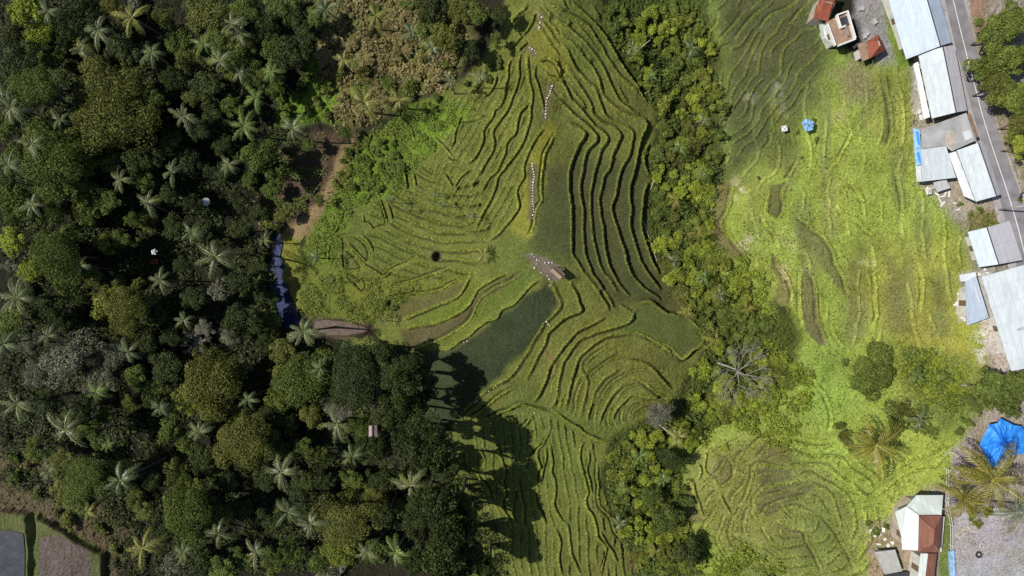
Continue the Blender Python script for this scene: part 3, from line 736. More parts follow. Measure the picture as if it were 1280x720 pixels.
def tube_geo(pts, rad, seg=6, close=True):
    co = []; fa = []
    pts = [np.array(p, float) for p in pts]
    for i, p in enumerate(pts):
        t = pts[min(i + 1, len(pts) - 1)] - pts[max(i - 1, 0)]; t = t / (np.linalg.norm(t) + 1e-9)
        u = np.cross(t, (0, 0, 1) if abs(t[2]) < .9 else (1, 0, 0)); u /= np.linalg.norm(u); v = np.cross(t, u)
        for s in range(seg):
            a = 2 * PI * s / seg; co.append(p + (u * math.cos(a) + v * math.sin(a)) * rad[i])
    for i in range(len(pts) - 1):
        for s in range(seg):
            a = i * seg + s; b = i * seg + (s + 1) % seg; fa.append((a, b, b + seg, a + seg))
    if close:
        fa.append(tuple(range(seg))[::-1]); fa.append(tuple(range(len(pts) * seg - seg, len(pts) * seg)))
    return co, fa
class Geo:
    def __init__(s): s.co = []; s.fa = []; s.mi = []
    def add(s, co, fa, mi=0):
        n = len(s.co); s.co += [tuple(c) for c in co]; s.fa += [tuple(i + n for i in f) for f in fa]; s.mi += [mi] * len(fa); return s
    def box(s, c, d, rz=0, mi=0):
        cx, cy, cz = c; hx, hy, hz = [q / 2 for q in d]; ca, sa = math.cos(rz), math.sin(rz); co = []
        for z in (-hz, hz):
            for x, y in ((-hx, -hy), (hx, -hy), (hx, hy), (-hx, hy)): co.append((cx + x * ca - y * sa, cy + x * sa + y * ca, cz + z))
        return s.add(co, [(3, 2, 1, 0), (4, 5, 6, 7), (0, 1, 5, 4), (1, 2, 6, 5), (2, 3, 7, 6), (3, 0, 4, 7)], mi)
    def tube(s, pts, rad, seg=6, mi=0):
        return s.add(*tube_geo(pts, rad if isinstance(rad, (list, tuple)) else [rad] * len(pts), seg), mi)
    def obj(s, name, mat, parent=None, smooth=False):
        o = mesh_obj(name, s.co, s.fa, mat, parent, smooth)
        if any(s.mi):
            o.data.polygons.foreach_set('material_index', s.mi)
        return o
def trunk_mesh(seed):
    r = random.Random(seed); g = Geo()
    g.tube([(0, 0, -.6), (.15, .05, .3), (.3, -.1, .65), (.1, .1, 1.0)], [.34, .26, .2, .1], 8)
    for i in range(5):
        a = i * 2 * PI / 5 + r.random(); e = r.uniform(1.2, 2.0)
        g.tube([(.2, 0, .55 + .06 * i), (.2 + e * .5 * math.cos(a), e * .5 * math.sin(a), .78), (.2 + e * math.cos(a), e * math.sin(a), 1.0 + r.uniform(-.05, .05))], [.13, .09, .04], 6)
    o = g.obj('trunk', M_BARK); me = o.data; bpy.data.objects.remove(o); return me
TRUNKS = [trunk_mesh(i) for i in range(3)]

LAND = {'river bend': (350, 350), 'brown pool': (428, 410), 'flooded paddies': (60, 690), 'dry brush clearing': (470, 60), 'white umbrella': (256, 252), 'tan dirt path': (415, 225),
        'pink roofed hut': (466, 538), 'dark pit': (545, 320), 'thatched hut': (695, 340), 'bare grey tree': (930, 468), 'blue tarpaulin': (1250, 555), 'tiled house': (1155, 655),
        'long white shed': (1150, 30), 'red hipped roof': (1090, 62), 'pale blue shelter': (1010, 157), 'round green knoll': (1098, 468), 'fallen bamboo pole': (812, 300), 'first stepping stone': (672, 16),
        'crumpled metal roof': (192, 317)}
PENDING = []     # (object, look, px, py)
def post(o, look, cat, px, py, group=None):
    o['category'] = cat
    if group: o['group'] = group
    PENDING.append((o, look, px, py))
def near_land(px, py):
    n, (x, y) = min(LAND.items(), key=lambda k: (k[1][0] - px) ** 2 + (k[1][1] - py) ** 2)
    a = math.degrees(math.atan2(y - py, px - x)) % 360
    d = ['right of', 'upper right of', 'top of', 'upper left of', 'left of', 'lower left of', 'bottom of', 'lower right of'][int((a + 22.5) // 45) % 8]
    d = {'right of': 'right of', 'left of': 'left of', 'top of': 'above', 'bottom of': 'below'}.get(d, d)
    return n, d, math.hypot(px - x, py - y)
ORD = ['nearest', 'second nearest', 'third nearest', 'fourth nearest', 'fifth nearest', 'sixth nearest', 'seventh nearest', 'eighth nearest', 'ninth nearest', 'tenth nearest', 'eleventh nearest', 'twelfth nearest',
       'thirteenth nearest', 'fourteenth nearest', 'fifteenth nearest', 'sixteenth nearest', 'seventeenth nearest', 'eighteenth nearest']
def resolve_labels():
    groups = {}
    for o, look, px, py in PENDING:
        n, d, dist = near_land(px, py)
        groups.setdefault((look, n, d), []).append((dist, o.name, o))
    for (look, n, d), L in groups.items():
        L.sort(key=lambda t: (t[0], t[1])); dd = ('to the ' + d) if d.startswith(('upper', 'lower')) else d
        for i, (_, _, o) in enumerate(L):
            if len(L) == 1: o['label'] = f'{look} {dd} the {n}'
            else: o['label'] = f'{look}, {ORD[min(i, len(ORD) - 1)]} {dd} the {n}'
            if len(o['label'].split()) > 16: o['label'] = o['label'].split(' ', 1)[1]

def empty(name, loc, rz=0):
    o = bpy.data.objects.new(name, None); C.objects.link(o); o.location = loc; o.rotation_euler = (0, 0, rz); o.empty_display_size = .3
    return o
def child(name, me, parent, mat=None, loc=(0, 0, 0), rot=(0, 0, 0), sc=(1, 1, 1)):
    o = bpy.data.objects.new(name, me); C.objects.link(o); o.parent = parent
    o.location = loc; o.rotation_euler = rot; o.scale = sc
    if mat is not None:
        o.material_slots[0].link = 'OBJECT'; o.material_slots[0].material = mat
    return o
rt = random.Random(77)
def size_word(r, a, b): return 'small' if r < a else ('broad' if r > b else 'medium')
def tree(px, py, rpx, colour, h=None, proto=None, group='broadleaf trees in the wood', zs=1.0, what='leafy tree'):
    R = rpx * K * .98
    proto = proto or ('big' if R > 3.7 else 'mid')
    s = R / PR_R[proto]
    h = h if h is not None else R * 1.5 + 3.0 + rt.uniform(-1, 1.5)
    ctr = max(.3, h - R * .55 * (1 if zs == 1 else 1.3))
    x, y, z = hit(px, py, h - R * .25)
    o = empty('broadleaf_tree', (x, y, z), rt.uniform(0, 6.28))
    child('trunk', rt.choice(TRUNKS), o, None, sc=(s * (.55 if 'road' in group else 1), s * (.55 if 'road' in group else 1), ctr))
    child('crown', rt.choice(PROTO[proto]), o, LM[colour], (0, 0, ctr), sc=(s * rt.uniform(.85, 1.15), s * rt.uniform(.8, 1.15), s * zs * rt.uniform(.8, 1.3)))
    post(o, f'{size_word(rpx, 18, 26)} {colour} {what}', 'tree', px, py, group)
    return o
def shrub(px, py, rpx, colour, proto='small', group='shrubs in the gully', what='bush', name='shrub'):
    R = rpx * K; s = R / PR_R[proto]
    x, y, z = hit(px, py, R * .6)
    o = empty(name, (x, y, z), rt.uniform(0, 6.28))
    g = child('foliage', rt.choice(PROTO[proto]), o, LM[colour], (0, 0, R * .42), sc=(s, s * rt.uniform(.85, 1.15), s * rt.uniform(.8, 1.1)))
    child('stem', STEM, o, None, sc=(s, s, s))
    post(o, f'{size_word(rpx, 9.5, 13)} {colour} {what}', 'bush' if what != 'fern' else 'fern', px, py, group)
    return o
g = Geo()
for i in range(4):
    a = i * 1.7; g.tube([(0, 0, -.5), (.2 * math.cos(a), .2 * math.sin(a), .4), (.7 * math.cos(a), .7 * math.sin(a), .9)], [.07, .05, .02], 5)
_o = g.obj('stem', M_BARK); STEM = _o.data; bpy.data.objects.remove(_o)

TREES = """
30,12,22,lime green|48,45,17,lime green|60,74,14,mid green|15,90,28,dark green|40,118,22,grey green|92,22,24,dark green|140,10,18,olive green|75,50,18,dark green
120,98,26,olive green|160,105,25,olive green|140,140,30,olive green|187,128,24,mid green|100,150,24,mid green|165,165,26,olive green|90,188,30,mid green|50,165,22,mid green
130,198,24,mid green|58,212,26,mid green|18,195,20,mid green|176,198,20,dark green|100,228,20,mid green|212,178,18,dark green|20,140,20,dark green
225,52,22,mid green|252,16,22,olive green|205,22,20,olive green|185,62,16,dark green|258,106,18,dark green|214,98,20,dark green|240,118,16,olive green|292,74,20,mid green|305,12,20,mid green
337,34,22,dark green|318,92,18,mid green|342,108,16,mid green|310,55,14,olive green|370,25,20,dark green|360,70,20,dark green
327,196,24,mid green|346,218,16,mid green|20,255,22,mid green|60,262,24,mid green|105,266,20,mid green|14,302,22,lime green|60,315,28,olive green|36,338,20,lime green
86,300,22,mid green|132,250,18,mid green|126,303,18,yellow green|140,385,24,yellow green|170,375,23,olive green|196,392,18,dark green|160,410,16,olive green
185,432,16,dark green|212,420,18,dark green|265,475,34,olive green|236,500,21,yellow green|297,465,21,olive green|270,508,20,olive green|255,410,16,grey green|285,420,14,grey green|315,405,16,dark green
160,505,17,olive green|190,500,14,dark green|210,538,20,mid green|235,552,18,mid green|360,470,28,olive green|397,480,26,mid green|345,495,18,yellow green|430,482,26,dark green
410,448,22,mid green|352,440,16,olive green|482,462,20,dark green|445,448,20,dark green|300,520,22,olive green|285,550,20,olive green|310,568,18,mid green|328,545,18,mid green|362,530,16,dark green
120,600,20,mid green|95,620,20,mid green|150,587,16,yellow green|190,602,18,dark green|220,590,18,olive green|240,612,18,yellow green|215,636,20,olive green|242,646,22,mid green|270,645,20,olive green
330,600,18,dark green|338,652,16,dark green|380,602,16,dark green|408,600,16,dark green|435,625,24,olive green|457,637,18,yellow green|465,600,14,dark green
420,690,26,yellow green|440,672,20,olive green|398,702,18,mid green|340,702,22,mid green|300,702,20,mid green|278,716,18,mid green|250,703,18,dark green|218,706,20,grey green
600,16,18,mid green|575,12,18,olive green|555,45,18,olive green|590,62,14,dark green|628,18,12,dark green|620,48,12,mid green|540,10,18,dark green
1245,40,25,bright green|1268,22,22,bright green|1238,78,22,bright green|1270,72,22,bright green|1245,108,23,olive green|1268,120,26,bright green|1278,152,20,olive green|1276,182,15,lime green
1243,488,28,mid green|1276,484,24,mid green|1262,506,18,mid green|1222,503,13,mid green
240,255,16,dark green|215,282,14,dark green|252,292,16,dark green|302,285,18,dark green|322,332,16,dark green|300,355,18,dark green|240,372,18,dark green|272,362,14,grey green|226,330,14,dark green|332,370,16,dark green
180,226,16,mid green|236,200,18,dark green|277,182,16,dark green|270,215,16,dark green|248,162,14,dark green|90,352,20,mid green|56,386,16,dark green|112,348,16,olive green|75,402,16,dark green|10,400,18,mid green|100,512,18,dark green
60,500,18,dark green|112,542,18,mid green|130,520,16,mid green|42,562,16,mid green|76,575,14,olive green|252,577,18,dark green|285,602,18,dark green|302,638,18,dark green|350,560,16,mid green|380,560,18,mid green|402,570,16,mid green
440,600,16,mid green|470,620,14,olive green|452,560,16,dark green|480,600,18,dark green|375,630,18,dark green|400,650,16,mid green|362,690,18,mid green|470,690,18,mid green|180,640,18,mid green|166,620,14,olive green|200,670,16,dark green
390,520,18,olive green|425,512,16,grey green|336,520,16,dark green|470,520,20,dark green|448,530,18,mid green|300,250,14,dark green|310,225,12,mid green|208,240,14,dark green|150,300,16,mid green|165,275,14,mid green|5,160,18,mid green|5,225,16,dark green|270,50,16,mid green|235,75,14,olive green|150,60,18,dark green|110,65,14,mid green|20,50,16,dark green|345,60,16,mid green|380,45,14,dark green|395,20,16,mid green|350,5,18,mid green
265,140,16,dark green|290,130,14,mid green|165,470,16,mid green|205,460,18,dark green|195,485,14,mid green|230,460,14,dark green|330,430,18,dark green|300,400,18,dark green|335,400,14,mid green
""".replace('\n', '|')
for e in TREES.split('|'):
    if e.strip():
        a, b, r, c = e.split(','); a, b, r = float(a), float(b), float(r)
        right = a > 1150
        tree(a, b, r * (1 if right else random.uniform(.85, 1.3)), c, h=(r * K * 1.3 + 2.5) if right else None, group='roadside trees' if right else 'broadleaf trees in the wood')
for a, b, r, c in ((135, 150, 46, 'olive green'), (62, 205, 38, 'mid green'), (262, 480, 42, 'olive green'), (372, 475, 38, 'mid green'), (68, 318, 36, 'mid green'), (150, 385, 32, 'olive green'), (232, 640, 34, 'mid green'), (428, 655, 36, 'olive green'), (40, 110, 32, 'mid green'), (440, 470, 34, 'dark green'), (100, 600, 30, 'mid green'), (300, 555, 32, 'olive green')):
    tree(a, b, r, c, h=13, proto='giant', what='spreading giant tree', group='giant trees towering over the wood')
for a, b, r, c in ((338, 238, 15, 'mid green'), (362, 188, 12, 'dark green'), (352, 268, 11, 'olive green'), (385, 178, 11, 'mid green'), (322, 268, 14, 'dark green'), (400, 250, 8, 'mid green'), (430, 165, 11, 'mid green')):
    tree(a, b, r, c, h=4.5, proto='mid', group='broadleaf trees by the tan path')
for a, b, r in ((85, 450, 36), (46, 466, 24), (122, 472, 24), (142, 446, 20), (460, 492, 24), (35, 430, 16)):
    tree(a, b, r, 'grey green', proto='fine', what='feathery tree', group='feathery grey trees')
# tall trees along the wood's edge whose shade falls across the lower paddies
for a, b, r, h in ((512, 455, 17, 13), (505, 480, 22, 18), (498, 512, 24, 17), (530, 498, 15, 12), (505, 548, 18, 15), (538, 565, 26, 19), (520, 588, 20, 13), (560, 590, 20, 18), (545, 625, 26, 21), (515, 655, 22, 15), (560, 660, 26, 20), (590, 690, 22, 14), (553, 700, 28, 20), (520, 700, 20, 13), (480, 645, 18, 14), (612, 712, 18, 12), (470, 560, 18, 12), (480, 440, 16, 12), (520, 530, 18, 17), (540, 548, 16, 16), (575, 630, 18, 16), (585, 665, 18, 17), (535, 475, 14, 12), (525, 640, 18, 18), (575, 715, 18, 16)):
    tree(a, b, r, 'dark green', h=h, what='tall tree', group='tall trees along the edge of the wood', zs=1.7)
# big rounded ones in the gully's lower end
tree(862, 690, 26, 'dark green', h=5, group='gully trees'); tree(835, 650, 20, 'mid green', h=5, group='gully trees'); tree(815, 620, 18, 'mid green', h=4.5, group='gully trees')
tree(822, 520, 20, 'grey green', h=7, group='gully trees', proto='fine', what='feathery tree'); tree(840, 575, 18, 'dark green', h=5, group='gully trees')

# ---- palms
def frond_mesh(L, droop, lift, seed, dens=22):
    r = np.random.default_rng(seed); cs = []; ax = []; ay = []; tn = []
    n = 12; p = np.zeros(3); ang = lift; pts = [p.copy()]
    for i in range(n):
        ang -= droop / n * (0.5 + 1.2 * i / n); p = p + np.array((math.cos(ang), 0, math.sin(ang))) * L / n; pts.append(p.copy())
    pts = np.array(pts)
    for k in range(dens):
        t = .1 + .9 * k / (dens - 1); f = t * n; i = min(int(f), n - 1); q = pts[i] + (pts[i + 1] - pts[i]) * (f - i); tg = unit(pts[i + 1] - pts[i])
        up = np.array((-tg[2], 0, tg[0]))
        ll = L * r.uniform(.16, .26) * math.sin(PI * min(1, t * .86 + .12)) ** .6 * r.uniform(.85, 1.1)
        for s in (-1, 1):
            d = unit(np.array((0, s, 0)) * .8 + tg * .55 - up * r.uniform(.35, .75))
            w = unit(np.cross(d, up))
            cs.append(q + d * ll / 2); ax.append(d * ll / 2); ay.append(w * .06); tn.append(r.uniform(.7, 1.2))
    # rachis as a thin strip, paler
    for i in range(n):
        a, b = pts[i], pts[i + 1]; cs.append((a + b) / 2 + np.array((0, 0, .02))); ax.append((b - a) * .62); ay.append(np.array((0, .06 - .003 * i, 0))); tn.append(1.7)
    return quads_to_mesh('frond', np.array(cs), np.array(ax), np.array(ay), np.array(tn))
FR = [frond_mesh(4.0, 1.5, .75, 1), frond_mesh(4.2, 1.9, .45, 2), frond_mesh(3.7, 1.3, .15, 3), frond_mesh(3.6, 2.3, .9, 4), frond_mesh(3.4, 2.6, .5, 5, 16), frond_mesh(4.3, 1.1, .3, 6, 18), frond_mesh(2.6, .6, 1.1, 7, 16)]
def ptrunk():
    g = Geo(); g.tube([(0, 0, -.05), (.02, 0, .3), (.03, .01, .7), (0, 0, 1)], [.23, .15, .13, .12], 8)
    o = g.obj('trunk', M_BARK); me = o.data; bpy.data.objects.remove(o); return me
PTR = ptrunk()
def palm(px, py, rpx, colour, h, n=15, look=None, name='palm_tree', group='palms', lean=0.0):
    R = rpx * K; s = R / 3.3
    x, y, z = hit(px, py, h)
    o = empty(name, (x, y, z), 0)
    la = rt.uniform(0, 6.28); ln = rt.uniform(0, .16) if h > 6 else 0
    tr = child('trunk', PTR, o, None, sc=(min(1.3, s * 1.15), min(1.3, s * 1.15), h / math.cos(ln)), rot=(0, -ln, la)); tr.location = (h * math.tan(ln) * math.cos(la), h * math.tan(ln) * math.sin(la), 0)
    dead = rt.random() < .5
    a0 = rt.uniform(0, 6.28)
    for i in range(n):
        k = 0 if i < n * .35 else (1 if i < n * .7 else 2)
        if rt.random() < .35: k = rt.choice((3, 4, 5, 5, 6))
        a = a0 + i * 2.39996 + rt.uniform(-.45, .45); ss = s * rt.uniform(.68, 1.2)
        child('frond', FR[k], o, PALM_M['olive brown' if dead and i == n - 1 and h > 6 else colour], (0, 0, h), (rt.uniform(-.2, .2), rt.uniform(-.25, .2), a), (ss, ss, ss))
    post(o, look or f'{size_word(rpx, 17, 26)} {colour} palm', 'palm', px, py, group)
    return o
PALMS = """
60,15,16,dark green,10|190,65,18,dark green,12|255,55,16,fresh green,11|340,90,15,fresh green,9|40,180,18,grey green,12|75,150,14,dark green,12|150,225,15,grey green,12|215,215,16,dark green,11|240,290,15,dark green,10|285,205,16,grey green,10
100,330,16,grey green,11|60,420,15,dark green,12|160,440,18,dark green,12|230,400,15,grey green,11|120,490,16,fresh green,12|200,510,15,dark green,12|250,540,18,grey green,12|310,500,15,dark green,12|400,460,16,dark green,14|60,590,18,grey green,9
110,640,15,olive brown,8|230,690,18,dark green,11|320,690,18,grey green,12|440,570,17,dark green,13|360,640,18,dark green,13|460,690,15,grey green,13|540,60,15,grey green,9|565,100,13,dark green,8|500,125,17,olive brown,7|430,75,17,olive brown,7|515,40,15,dark green,8|330,300,13,dark green,9
123,38,21,grey green,12|165,22,22,olive brown,11|100,62,16,grey green,10|275,76,22,grey green,12|230,145,21,grey green,12|14,135,24,grey green,12|305,158,23,fresh green,10
320,122,18,fresh green,10|300,42,16,grey green,9|185,253,18,grey green,12|270,321,26,grey green,15|22,372,24,grey green,12|200,350,17,grey green,11|380,414,25,grey green,13
82,538,24,grey green,12|22,505,22,grey green,12|150,600,28,dark green,13|178,685,24,olive brown,10|273,668,24,grey green,12|352,590,25,grey green,13|421,530,24,grey green,13
513,607,24,grey green,15|388,655,20,grey green,12|495,690,22,fresh green,13|366,160,20,grey green,11|455,128,26,olive brown,9|408,12,20,dark green,10|10,205,20,dark green,11
40,255,18,grey green,10|290,30,17,grey green,10|5,430,20,dark green,11|600,95,12,grey green,8|470,20,18,olive brown,8|135,556,13,fresh green,9|300,90,14,grey green,9
848,546,18,olive brown,7|1095,556,40,golden green,7|1240,600,42,golden green,9|1205,625,32,golden green,7|1270,640,22,dark green,6|1148,470,13,fresh green,4|775,655,13,grey green,3|1150,525,15,grey green,4
""".replace('\n', '|')
for e in PALMS.split('|'):
    if e.strip():
        a, b, r, c, h = e.split(','); palm(float(a), float(b), float(r), c, float(h), n=18 if float(r) > 30 else rt.choice((9, 10, 11, 12, 13)))
palm(605, 318, 15, 'olive brown', 2.2, n=14, group='young palms on the paddies')
for a, b, r, h in ((486, 249, 8, 5), (552, 255, 7, 3.8), (589, 268, 8, 4.2), (545, 243, 6, 3), (395, 320, 13, 7), (510, 262, 6, 3), (480, 402, 9, 3.5), (577, 130, 5, 3.5)):
    palm(a, b, r, 'dark green', h, n=9, group='young palms on the paddies')
for a, b, r, h in ((790, 60, 12, 5), (815, 95, 11, 5), (865, 60, 13, 5), (880, 150, 12, 5), (850, 185, 14, 6), (878, 215, 13, 5), (845, 250, 13, 6), (872, 290, 15, 6), (842, 325, 12, 5), (880, 345, 13, 5), (900, 370, 14, 5), (860, 390, 12, 5), (935, 385, 12, 4), (895, 425, 13, 5), (800, 570, 13, 5), (830, 600, 11, 5), (780, 610, 12, 4), (820, 690, 13, 5)):
    palm(a, b, r, rt.choice(('fresh green', 'dark green', 'golden green')), h, n=10, group='small palms in the gully')

# ---- shrubs, scattered by area
def inpoly(p, poly):
    x, y = p; c = False; n = len(poly)
    for i in range(n):
        x1, y1 = poly[i]; x2, y2 = poly[(i + 1) % n]
        if (y1 > y) != (y2 > y) and x < (x2 - x1) * (y - y1) / (y2 - y1) + x1: c = not c
    return c
def scatter(poly, rmin, rmax, gap, maxn, seed, avoid=()):
    r = random.Random(seed); P = parse(poly); xs = [p[0] for p in P]; ys = [p[1] for p in P]; out = []
    for _ in range(maxn * 60):
        if len(out) >= maxn: break
        p = (r.uniform(min(xs), max(xs)), r.uniform(min(ys), max(ys))); rad = r.uniform(rmin, rmax)
        if not inpoly(p, P): continue
        if any(math.hypot(p[0] - q[0], p[1] - q[1]) < q[2] for q in avoid): continue
        if any(math.hypot(p[0] - q[0], p[1] - q[1]) < (rad + q[2]) * gap for q in out): continue
        out.append((p[0], p[1], rad))
    return out
GULLY = "760,5 800,18 830,8 872,15 890,60 886,100 903,120 904,200 893,235 885,300 905,320 925,350 958,385 965,420 905,440 880,430 870,398 850,372 832,340 820,310 826,260 815,220 828,150 805,112 785,70 762,30"
GULLY2 = "880,445 900,440 960,440 985,470 975,500 930,515 880,540 868,560 850,590 852,640 880,690 880,720 800,720 790,690 772,650 760,610 765,560 800,548 850,520 865,480"
r2 = random.Random(9)
for poly, mx, sd_ in ((GULLY, 112, 1), (GULLY2, 66, 2)):
    for a, b, rad in scatter(poly, 8, 15, .6, mx, sd_, [(930, 468, 22), (838, 150, 6), (840, 185, 7), (850, 275, 6), (852, 300, 8), (910, 385, 8), (906, 370, 7), (853, 545, 10), (835, 525, 14), (848, 600, 8)]):
        v = vnoise(np.array(a), np.array(b), 45, 3)
        c = 'lime green' if v > .56 else ('yellow green' if v > .42 else ('bright green' if v > .26 else 'mid green'))
        if sd_ == 1 and 835 < a < 870 and b > 100 and r2.random() < .35: c = 'olive green'
        pr = 'spiky' if (r2.random() < (.75 if b > 180 else .35)) else 'small'
        if pr == 'spiky' and rad < 9: pr = 'spikysmall'
        shrub(a, b, rad, c, pr, what='spiky bush' if pr.startswith('sp') else 'rounded bush')
for a, b, rad in scatter("430,192 445,170 480,165 500,180 505,215 480,240 455,232 430,255 415,250", 6, 10, .7, 24, 3):
    shrub(a, b, rad, r2.choice(['bright green', 'mid green', 'mid green']), 'small', 'bushes on the bank by the tan path', 'rounded bush')
for a, b, rad in scatter("500,128 560,120 620,70 640,85 600,118 540,140 505,150", 6, 9, .75, 9, 4):
    shrub(a, b, rad, r2.choice(['bright green', 'dark green', 'mid green']), 'small', 'bushes at the top of the west paddies', 'rounded bush')
for a, b, rad in scatter("400,0 555,5 580,55 555,110 500,122 470,145 440,150 405,90", 9, 16, .66, 34, 5):
    shrub(a, b, rad, r2.choice(['dry brown', 'olive green', 'dry brown', 'mid green', 'dry brown']), r2.choice(['spiky', 'small', 'spiky']), 'withered scrub in the clearing', 'scrub bush')
for a, b, rad in scatter("385,95 405,90 425,118 418,145 350,155 350,125", 9, 13, .7, 9, 6):
    shrub(a, b, rad, 'bright green', 'small', 'bushes left of the dry clearing', 'rounded bush')
WOOD = "0,0 395,0 400,60 360,80 345,120 380,160 330,200 330,240 335,290 335,400 370,430 470,430 500,460 560,540 640,700 640,720 140,720 130,660 60,620 0,600"
big = [(float(e.split(',')[0]), float(e.split(',')[1]), float(e.split(',')[2]) * .75) for e in TREES.split('|') if e.strip()]
dark_gaps = [(265, 150, 32), (230, 290, 26), (250, 350, 30), (285, 380, 26), (240, 190, 24), (300, 300, 20), (95, 385, 20), (60, 380, 16), (250, 560, 18), (215, 470, 12), (110, 500, 10), (440, 575, 18), (350, 680, 14), (310, 450, 12)]
for a, b, rad in scatter(WOOD, 12, 18, .8, 22, 7, big + dark_gaps):
    c = r2.choice(['dark green', 'dark green', 'mid green', 'grey green', 'olive green'])
    shrub(a, b, rad, c, r2.choice(['small', 'small', 'spiky']), 'understorey bushes in the wood', 'understorey bush')
for a, b, rad in scatter("5,560 60,570 110,620 170,660 150,700 130,670 80,650 40,630 0,620", 8, 13, .7, 12, 8):
    shrub(a, b, rad, r2.choice(['dry brown', 'olive green', 'mid green', 'bright green']), 'small', 'scrub above the flooded paddies', 'scrub bush')
for a, b, rad in [(905, 505, 11), (922, 515, 10), (940, 500, 12), (955, 512, 9), (890, 522, 10), (968, 495, 11), (985, 478, 10), (975, 455, 9), (992, 458, 8), (1180, 470, 11), (1195, 485, 10), (1150, 455, 9), (1170, 450, 8), (1165, 490, 9), (1005, 500, 8), (905, 560, 7), (1140, 478, 9)]:
    shrub(a, b, rad, r2.choice(['lime green', 'bright green', 'lime green']), r2.choice(['small', 'spiky']), 'bushes below the bare tree', 'bush')
for a, b, rad in [(1055, 545, 11), (1050, 532, 8), (1128, 512, 12), (1142, 522, 10), (1120, 525, 9), (1165, 540, 9), (1055, 452, 7), (1068, 560, 8), (1112, 505, 8)]:
    shrub(a, b, rad, r2.choice(['mid green', 'bright green', 'olive green']), 'spiky' if rad > 8.5 else 'spikysmall', 'spiky bushes around the field palm', 'spiky bush')
for a, b, rad in [(1245, 282, 8), (1233, 275, 6), (1225, 262, 6), (1130, 62, 6), (1137, 76, 5), (1150, 84, 5), (1200, 540, 9), (1210, 528, 8), (1085, 70, 4), (1275, 250, 4), (1118, 690, 5), (1125, 702, 4), (1020, 175, 4), (996, 165, 4), (1018, 150, 4), (960, 355, 4), (955, 348, 3.5), (1095, 665, 7), (1085, 655, 5), (1108, 658, 6), (1213, 268, 5), (1200, 255, 4),
                  (1165, 690, 3.5), (985, 387, 4), (1002, 197, 3), (948, 222, 3), (480, 378, 9), (490, 385, 8), (1215, 640, 9), (1235, 640, 8), (1222, 655, 7)]:
    shrub(a, b, rad, 'bright green' if rad > 3.9 else 'mid green', 'small', 'small bushes around the east field', 'low bush')
# the round knoll of dense scrub on the bright field
kn = shrub(1098, 466, 36, 'mid green', 'small'); PENDING.pop()
bpy.data.objects.remove(kn.children[1]); 
f = kn.children[0]; f.data = crown_mesh('foliage', 1.6, 60, 14000, .15, 999, .6); f.material_slots[0].link = 'OBJECT'; f.material_slots[0].material = LM['bright green']
f.scale[2] *= .7; f.location.z = .5
kn.name = 'scrub_knoll'; kn['label'] = 'round dome of dense dark green scrub on the bright east field'; kn['category'] = 'bush'; kn['group'] = 'low domed scrub'; del kn['group']

# ---- bare trees
def bare_tree(px, py, R, h, seed, label):
    r = random.Random(seed); x, y, z = hit(px, py, h * .8); o = empty('bare_tree', (x, y, z), r.uniform(0, 6))
    g = Geo(); g.tube([(0, 0, -.3), (.1, 0, h * .3), (0, .1, h * .45)], [.28, .22, .18], 7); g.obj('trunk', M_BARE, o, True)
    g = Geo()
    def rec(p, d, L, rad, lv):
        q1 = p + d * L * .5 + np.array([r.uniform(-.1, .1) * L for _ in range(3)]); q2 = p + d * L + np.array([r.uniform(-.15, .15) * L for _ in range(3)])
        g.tube([p, q1, q2], [rad, rad * .8, rad * .6], 4)
        if lv == 0: return
        for _ in range(3 if lv > 1 else 3):
            nd = d + np.array([r.uniform(-.75, .75), r.uniform(-.75, .75), r.uniform(-.2, .35)]); nd /= np.linalg.norm(nd)
            rec(q2 if r.random() < .7 else q1, nd, L * r.uniform(.6, .85), rad * .62, lv - 1)
    for i in range(8):
        a = i * PI / 4 + r.uniform(-.3, .3); e = r.uniform(.25, .8)
        rec(np.array((0, .1, h * .42)), np.array((math.cos(a) * math.cos(e), math.sin(a) * math.cos(e), math.sin(e))), R * .42, .1, 4)
    g.obj('branches', M_BARE, o); o['label'] = label; o['category'] = 'tree'
    return o
bare_tree(928, 466, 5.6, 6, 3, 'bare grey tree with spreading leafless branches at the gully edge')
bare_tree(70, 448, 3.8, 9, 4, 'thin leafless grey tree among the feathery trees on the left')
bare_tree(235, 430, 2.6, 8, 5, 'slim leafless sapling leaning over the dark gap in the wood')
bare_tree(455, 470, 3.2, 9, 6, 'leafless grey branches poking above the wood below the brown pool')

